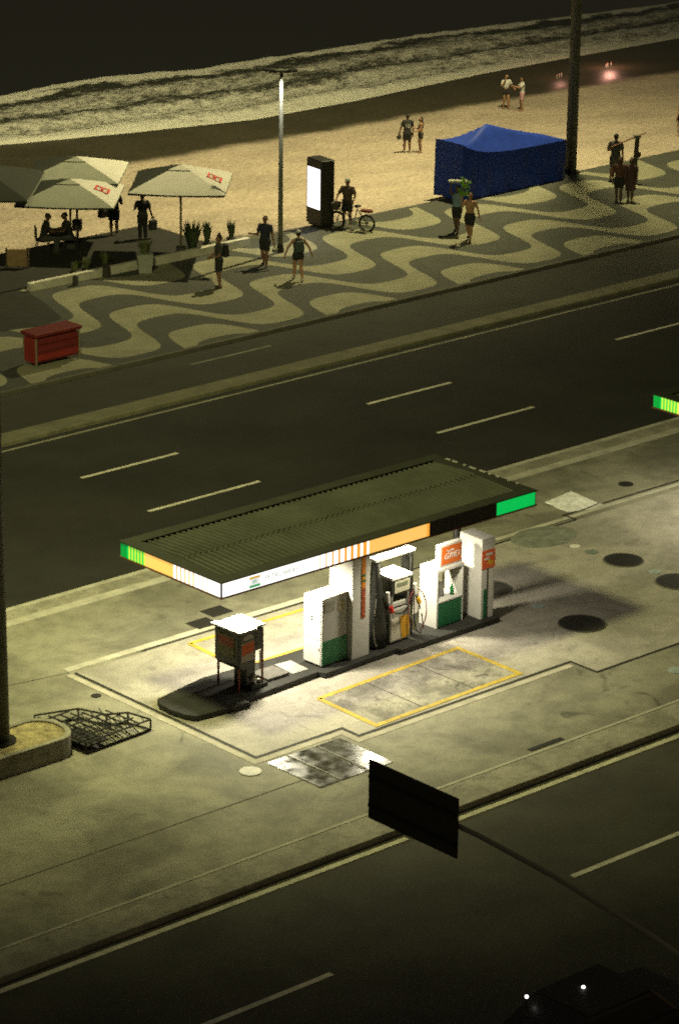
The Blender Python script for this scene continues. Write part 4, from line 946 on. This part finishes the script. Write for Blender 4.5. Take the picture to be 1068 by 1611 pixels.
# parasols
par_l = mat('parasol_white', (.62, .60, .54), .85, var=.08, scale=3); par_g = mat('parasol_grey_shade', (.30, .31, .25), .85, var=.1, scale=3); par_d = mat('parasol_dark', (.022, .026, .016), .85, var=.15, scale=3)  # grey and dark tones also carry the shade of panels turned from the lamp
logo_r = mat('logo_red', (.62, .035, .03), .6)
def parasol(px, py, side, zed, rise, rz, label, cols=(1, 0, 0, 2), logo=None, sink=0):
    """a square market parasol; cols = cloth and painted shade of the panels facing camera, right, away, left"""
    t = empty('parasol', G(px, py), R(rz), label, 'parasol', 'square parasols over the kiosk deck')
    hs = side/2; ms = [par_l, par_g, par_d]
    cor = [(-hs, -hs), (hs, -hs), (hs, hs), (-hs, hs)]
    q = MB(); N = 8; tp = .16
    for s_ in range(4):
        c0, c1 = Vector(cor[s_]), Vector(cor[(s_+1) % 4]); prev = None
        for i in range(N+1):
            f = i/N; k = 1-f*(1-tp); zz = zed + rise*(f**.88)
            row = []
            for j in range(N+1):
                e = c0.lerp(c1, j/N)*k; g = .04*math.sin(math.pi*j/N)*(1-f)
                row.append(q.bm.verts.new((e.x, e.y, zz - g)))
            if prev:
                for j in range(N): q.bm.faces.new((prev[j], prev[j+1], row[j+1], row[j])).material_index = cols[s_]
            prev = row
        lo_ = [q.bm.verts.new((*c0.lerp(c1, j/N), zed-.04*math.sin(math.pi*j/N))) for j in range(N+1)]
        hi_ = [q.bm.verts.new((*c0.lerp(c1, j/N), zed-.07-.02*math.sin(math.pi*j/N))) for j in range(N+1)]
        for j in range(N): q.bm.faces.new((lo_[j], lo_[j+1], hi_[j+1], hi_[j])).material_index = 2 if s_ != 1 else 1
    cn = q.build('canopy', ms, t, recalc=False)
    k = cn.modifiers.new('s', 'SOLIDIFY'); k.thickness = .008
    v = MB(); ht2 = hs*.24
    vv = [v.bm.verts.new((*(Vector(c)*.24), zed+rise*.97)) for c in cor] ; ap = v.bm.verts.new((0, 0, zed+rise*1.16))
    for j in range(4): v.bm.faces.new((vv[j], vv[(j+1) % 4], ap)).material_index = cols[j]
    v.build('vent_cap', ms, t, recalc=False)
    MB().cone((0, 0, .1), (0, 0, zed+rise*1.18), .04, .035, 12).build('pole', mat('parasol_pole', (.20, .17, .11), .5, var=.15, scale=4), t, smooth=True)
    MB().box((0, 0, .18), (.30, .30, .36)).build('base_block', mat('base_dark', (.05, .05, .045), .8, var=.2, scale=4), t, bev=.02)
    for c in cor:
        MB().cone((0, 0, zed+rise*.95), (c[0]*.98, c[1]*.98, zed-.03), .014, .012, 6).build('rib', dark_m, t)
        MB().cone((0, 0, zed-.15), (c[0]*.5, c[1]*.5, zed+rise*.40), .012, .012, 6).build('strut', dark_m, t)
    if logo:
        s_, fx, fz, sz = logo
        c0, c1 = Vector(cor[s_]), Vector(cor[(s_+1) % 4])
        pc = c0.lerp(c1, fx)*(1-fz*(1-tp)); tg = (c1-c0).normalized(); iw = -((c0+c1)/2).normalized()
        def pt(a_, b_):
            e = pc + tg*a_ + iw*b_; return Vector((e.x, e.y, zed + rise*((fz + b_/hs/(1-tp))**.88) + .014))
        l_ = MB()
        def quad(u0, u1, w0, w1): l_.poly([pt(u0, w0), pt(u1, w0), pt(u1, w1), pt(u0, w1)])
        a_, b_, th = sz, sz*.85, sz*.38
        quad(-a_, -a_+th, -b_, b_); quad(a_-th, a_, -b_, b_); quad(-a_+th, a_-th, -b_, -b_+th*.6); quad(-a_+th, a_-th, b_-th*.6, b_)
        quad(-a_*.34, a_*.34, -b_*.22, b_*.22)
        l_.build('red_emblem', logo_r, cn, recalc=False)
    return t
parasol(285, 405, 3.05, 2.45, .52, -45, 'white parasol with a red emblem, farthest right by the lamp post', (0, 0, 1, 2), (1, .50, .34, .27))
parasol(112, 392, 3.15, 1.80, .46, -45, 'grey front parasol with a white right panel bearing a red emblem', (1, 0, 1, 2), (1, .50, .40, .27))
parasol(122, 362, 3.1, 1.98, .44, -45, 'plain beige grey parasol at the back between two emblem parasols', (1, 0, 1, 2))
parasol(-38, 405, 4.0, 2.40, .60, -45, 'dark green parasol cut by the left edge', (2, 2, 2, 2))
# kiosk deck, low wall, plants
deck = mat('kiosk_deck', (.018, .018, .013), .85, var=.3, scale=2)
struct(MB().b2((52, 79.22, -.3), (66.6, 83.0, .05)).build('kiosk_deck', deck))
struct(MB().poly([G(x, y, .012) for x, y in ((-160, 470), (-10, 447), (47, 461), (72, 477), (98, 500), (66, 513), (30, 517), (-10, 522), (-160, 560))]).build('dark_ground_patch', deck))  # flat dark patch laid over the paving
w = MB()
wa, wb_ = G(47, 459), G(381, 383)
o = MB().b2((wa.x, wa.y-.06, 0), (wb_.x, wa.y+.12, .27)).build('low_wall', mat('white_wall', (.62, .60, .50), .8, var=.25, scale=2.5), None, bev=.012); tag(o, 'low white wall in front of the kiosk deck', 'low wall')
leaf_m = mat('dark_leaf', (.035, .055, .02), .7, var=.5, scale=9); leaf_g = mat('olive_leaf', (.10, .12, .04), .7, var=.4, scale=9)
def plant(px, py, r, hh, n, label, lm, pot=None, group='potted plants along the deck', z=0.0, blade=.5):
    t = empty('potted_plant', G(px, py, z), random.uniform(0, 6), label, 'plant', group)
    pr, ph, pm, sq = pot or (.16, .22, base_d, False)
    if sq: MB().loft([(0, 0, 0, pr*.78, pr*.78), (0, 0, ph, pr, pr)], 4).build('pot', pm, t, bev=.01)
    else: MB().loft([(0, 0, 0, pr*.75, pr*.75), (0, 0, ph, pr, pr)], 16).build('pot', pm, t)
    q = MB()
    for k in range(n):
        a = random.uniform(0, 6.28); rr = r*math.sqrt(random.random())*.35; tip = r*random.uniform(.3, 1.0); hgt = hh*random.uniform(.55, 1.0)
        b0 = Vector((rr*math.cos(a), rr*math.sin(a), ph-.02)); b1 = Vector((tip*math.cos(a), tip*math.sin(a), ph+hgt)); md = (b0+b1)/2 + Vector((0, 0, hgt*.15))
        sd = Vector((-math.sin(a), math.cos(a), 0))*random.uniform(.02, .04)*blade*2
        p0, p1 = q.bm.verts.new(b0-sd*.5), q.bm.verts.new(b0+sd*.5); m0, m1 = q.bm.verts.new(md-sd), q.bm.verts.new(md+sd); e = q.bm.verts.new(b1)
        q.bm.faces.new((p0, p1, m1, m0)); q.bm.faces.new((m0, m1, e))
    q.build('leaves', lm, t, recalc=False)
    return t
base_d = mat('pot_dark', (.045, .042, .035), .8, var=.2, scale=4)
plant(228, 428, .34, .45, 70, 'plant in the big pale tapered planter against the low wall', leaf_g, (.36, .62, mat('pale_planter', (.36, .37, .32), .8, var=.2, scale=3), True))
plant(303, 398, .42, .85, 130, 'tall dark bushy plant right of the parasol pole', leaf_m, z=.05)
plant(326, 392, .22, .75, 60, 'narrow dark plant next to the bushy one', leaf_m, z=.05)
plant(364, 384, .20, .62, 60, 'spiky dark plant at the right end of the low wall', leaf_m, z=.05)
plant(166, 424, .24, .40, 50, 'small olive plant behind the middle of the low wall', leaf_g, z=.05)
plant(137, 432, .22, .35, 40, 'small olive plant left of the dark bollard', leaf_g, z=.05)
plant(118, 437, .20, .36, 40, 'thin olive plant near the left part of the low wall', leaf_g, z=.05)
p = G(168, 436); o = MB().cone((0, 0, 0), (0, 0, .34), .13, .12, 16).build('bollard', base_d, None, loc=(p.x, p.y, 0), bev=.01); tag(o, 'short dark bollard standing against the low white wall', 'bollard')
p = G(119, 449); o = MB().cone((0, 0, 0), (0, 0, .32), .09, .08, 14).build('bollard', base_d, None, loc=(p.x, p.y, 0), bev=.01); tag(o, 'slim dark bollard against the left half of the low wall', 'bollard')
t = empty('menu_board', G(28, 424), R(-42), 'brownish upright menu board at the left of the deck', 'board')
MB().b2((-.37, -.03, .10), (.37, .03, .66)).build('panel', mat('board_brown', (.26, .17, .085), .7, var=.35, scale=6), t, bev=.01)
for s_ in (-1, 1): MB().b2((s_*.34-.02, -.05, 0), (s_*.34+.02, -.035, .72)).build('leg', dark_m, t)
# table and the seated pair
tb = G(92, 398, .05)
t = empty('deck_table', tb, R(-42), 'small round table on the dark deck between the seated pair', 'table')
MB().cone((0, 0, .70), (0, 0, .73), .36, .36, 24).build('table_top', dark_m, t); MB().cone((0, 0, .02), (0, 0, .70), .03, .03, 10).build('leg', dark_m, t); MB().cone((0, 0, 0), (0, 0, .03), .22, .2, 18).build('foot', dark_m, t)
def chair(p, rz, label):
    t = empty('deck_chair', p, R(rz-90), label, 'chair', 'chairs on the kiosk deck')
    MB().b2((-.22, -.2, .42), (.22, .22, .46)).build('seat', dark_m, t, bev=.01); MB().b2((-.22, -.24, .46), (.22, -.20, .88)).build('backrest', dark_m, t, bev=.01)
    for x in (-.19, .19):
        for y in (-.19, .19): MB().b2((x-.015, y-.015, 0), (x+.015, y+.015, .42)).build('leg', dark_m, t)
for px, py, rz, lb, cl in ((68, 398, -30, 'left', 1), (112, 396, 150, 'right', 2)):
    p = G(px, py, .05)
    chair(p, rz, 'dark chair under the front parasol, %s of the small table' % lb)
    person(p, 1.70, rz, 'seated dark figure %s of the small deck table' % lb, 'dark', sit=True, legs=((.02, 0, 0), (-.02, 0, 0)), arms=(((-.03, .08, -.14), (.0, .22, -.15)), ((.03, .08, -.14), (.0, .22, -.15))), top=BLK, bottom=GREY, botkind='trousers', lean=.25)
# blue tent
t = empty('tarp_tent', (77.0, 78.72, 0), R(1), 'blue tarp covered market tent with a sagging peaked roof', 'tent')
blue = mat('blue_tarp', (.008, .036, .30), .55, var=.2, scale=2, bump=.5, bscale=2.2, spec=.3)
TW, TD, NX, NY = 5.15, 1.35, 40, 16
def tent_edge(f): return 1.44 + .56*math.exp(-f/.17)
q = MB(); grid = []
for j in range(NY+1):
    row = []
    for i in range(NX+1):
        fx, fy = i/NX, j/NY
        edge = tent_edge(fx)
        pk = max(0, 1 - max(abs((fx-.36)/(.36 if fx < .36 else .64)), abs((fy-.55)/(.55 if fy < .55 else .45))))
        zz = edge + .86*pk**1.05
        row.append(q.bm.verts.new((fx*TW, fy*TD, zz)))
    grid.append(row)
for A, C_ in zip(grid, grid[1:]):
    for i in range(NX): q.bm.faces.new((A[i], A[i+1], C_[i+1], C_[i]))
q.build('roof_sheet', blue, t, smooth=True, recalc=False)
def wall_sheet(line, name):
    q = MB(); prev = None
    for i, (v, nx) in enumerate(line):
        col = [q.bm.verts.new((v[0] + nx[0]*.05*math.sin(i*.9)*(1-k/6), v[1] + nx[1]*.05*math.sin(i*.9)*(1-k/6), v[2]*k/6 + .03*(1-k/6))) for k in range(7)]
        if prev:
            for k in range(6): q.bm.faces.new((prev[k], col[k], col[k+1], prev[k+1]))
        prev = col
    q.build(name, blue, t, smooth=True, recalc=False)
wall_sheet([(v.co.copy(), (0, -1)) for v in []] or [((i/NX*TW, 0, tent_edge(i/NX)), (0, -1)) for i in range(NX+1)], 'side_sheet')
wall_sheet([((0, j/NY*TD, 2.0), (-1, 0)) for j in range(NY+1)], 'side_sheet')
wall_sheet([((TW, j/NY*TD, tent_edge(1)), (1, 0)) for j in range(NY+1)], 'side_sheet')
wall_sheet([((i/NX*TW, TD, tent_edge(i/NX)), (0, 1)) for i in range(NX+1)], 'side_sheet')
for x, y in ((.04, .04), (TW-.04, .04), (.04, TD-.04), (TW-.04, TD-.04)): MB().cone((x, y, 0), (x, y, 1.97 if x < 1 else 1.41), .02, .02, 8).build('pole', steel, t)
# slanting post with a stay beside the promenade
pb = G(995, 290); t = empty('wooden_post', pb, 0, 'leaning wooden post with a red stay line at the sand edge', 'post')
MB().cone((0, 0, 0), (.12, -.02, 1.75), .09, .075, 10).build('shaft', mat('dark_wood', (.06, .05, .035), .8, var=.3, scale=6), t)
MB().box((.10, -.02, 1.70), (.20, .16, .10)).build('bracket', mat('bracket_grey', (.10, .12, .09), .6), t)
MB().ell((.16, -.06, 1.05), (.10, .08, .12)).build('tied_bag', mat('dark_wood', (.06, .05, .035)), t)
MB().tube([(-.62, .55, 1.32), (.1, -.02, 1.72), (.34, -.2, 1.84)], .025, 6).build('stay_line', mat('red_stay', (.22, .09, .06), .7), t)
# red cooler
a0, a1, a2 = G(26, 572), G(58, 580), G(127, 564)
t = empty('red_cooler', a1, math.atan2((a2-a1).y, (a2-a1).x), 'red slatted vending cooler box at the left of the promenade', 'cooler')
wd, dp = (a2-a1).length, .62
red_c = mat('red_cooler_paint', (.25, .022, .018), .6, var=.25, scale=4); red_d = mat('dark_red_slat', (.15, .014, .013), .6, var=.3, scale=5)
MB().b2((.03, .03, .14), (wd-.03, dp-.03, .84)).build('box', red_d, t, bev=.02)
MB().b2((-.005, .05, .12), (.028, dp-.05, .86)).build('end_panel', red_c, t, bev=.03)
for zz in (.20, .46, .68): MB().b2((.06, -.005, zz), (wd-.06, .028, zz+.17)).build('slat', red_c if zz < .3 else red_d, t, bev=.01)
MB().b2((-.05, -.05, .90), (wd+.05, dp+.05, 1.0)).build('lid', red_d, t, bev=.02)
for x, y in ((.02, .02), (wd-.02, .02), (.02, dp-.02), (wd-.02, dp-.02)): MB().cone((x, y, 0), (x, y, .90), .028, .028, 8).build('leg', mat('cooler_post', (.22, .2, .14), .5, .3), t)
# candles and lights added to make the pink glow on the wet sand
cand = mat('added_candle_flame', (.8, .4, .3), .5, emit=(1, .38, .25), es=1.0)
for px, py, en, lb, n in ((957, 106, 80, 'bright added candle group making a pink glow on the wet sand at the right', 7), (880, 122, 22, 'dim added candle group making a glow on the wet sand left of the mast', 4)):
    p = B(px, py); t = empty('added_candle_group', p, 0, lb, 'candles', 'added candles on the wet sand')
    for k in range(n):
        x, y = random.uniform(-.35, .35), random.uniform(-.25, .25)
        cn = MB().cone((x, y, 0), (x, y, .10), .02, .02, 8).build('candle', white_p, t); MB().ell((x, y, .125), (.01, .01, .025)).build('added_flame', cand, cn)
    L = bpy.data.lights.new('added_glow_light', 'POINT'); L.energy = en; L.color = (1, .45, .32); L.shadow_soft_size = .2
    lo = bpy.data.objects.new('added_glow_light', L); COL.objects.link(lo); lo.parent = t; lo.location = (0, 0, .8)
# parked car, almost lost in the dark of the near lanes
cp = G(915, 1597, .8); t = empty('car', (cp.x+.2, cp.y-.2, RZ), R(180), 'black car in the dark near lane with two added glowing dots for glints', 'car')
car_m = mat('black_car_paint', (.032, .031, .024), .6, spec=.2); glass_m = mat('car_glass', (.024, .024, .02), .35, spec=.3)
bd = MB()
prof = [(-2.1, .38), (-2.12, .72), (-1.95, .92), (-1.1, .98), (1.0, 1.0), (1.9, .88), (2.1, .66), (2.1, .38)]
for y0_, y1_, ins in ((-.86, .86, 0),):
    A_ = [bd.bm.verts.new((x, y0_, zz)) for x, zz in prof]; B_ = [bd.bm.verts.new((x, y1_, zz)) for x, zz in prof]
    bd.bm.faces.new(A_); bd.bm.faces.new(B_)
    for i in range(len(prof)): bd.bm.faces.new((A_[i], A_[(i+1) % len(prof)], B_[(i+1) % len(prof)], B_[i]))
bd.build('body', car_m, t, bev=.08)
cb = MB(); c4 = [(-1.15, .97), (-.65, 1.44), (.95, 1.46), (1.65, .98)]
A_ = [cb.bm.verts.new((x, -.80 + (.14 if zz > 1.2 else 0), zz)) for x, zz in c4]; B_ = [cb.bm.verts.new((x, .80 - (.14 if zz > 1.2 else 0), zz)) for x, zz in c4]
cb.bm.faces.new(A_); cb.bm.faces.new(B_)
for i in range(4): cb.bm.faces.new((A_[i], A_[(i+1) % 4], B_[(i+1) % 4], B_[i]))
cb.build('cabin', glass_m, t, bev=.05)
MB().b2((-.6, -.62, 1.448), (.92, .62, 1.48)).build('roof', car_m, t, bev=.015)
for x in (-1.3, 1.3):
    for y in (-.80, .80): wh = MB().cone((x, y-.1, .32), (x, y+.1, .32), .32, .32, 24).build('wheel', rubber, t, bev=.02); MB().cone((x, y-.105, .32), (x, y+.105, .32), .19, .19, 16).build('rim', steel, wh)
glint_m = lit('added_glint_dot', (1, .88, .82), 5)  # glowing dots added in place of glints reflected by the car
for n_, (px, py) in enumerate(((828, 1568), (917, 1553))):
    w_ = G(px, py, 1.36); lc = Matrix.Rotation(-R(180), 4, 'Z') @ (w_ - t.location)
    MB().ell(lc, .030).build('added_glint_dot', glint_m, t); MB().cone((lc.x, lc.y, 1.0 if abs(lc.y) < .85 else .9), (lc.x, lc.y, lc.z), .012, .012, 8).build('glint_stalk', black_p, t)
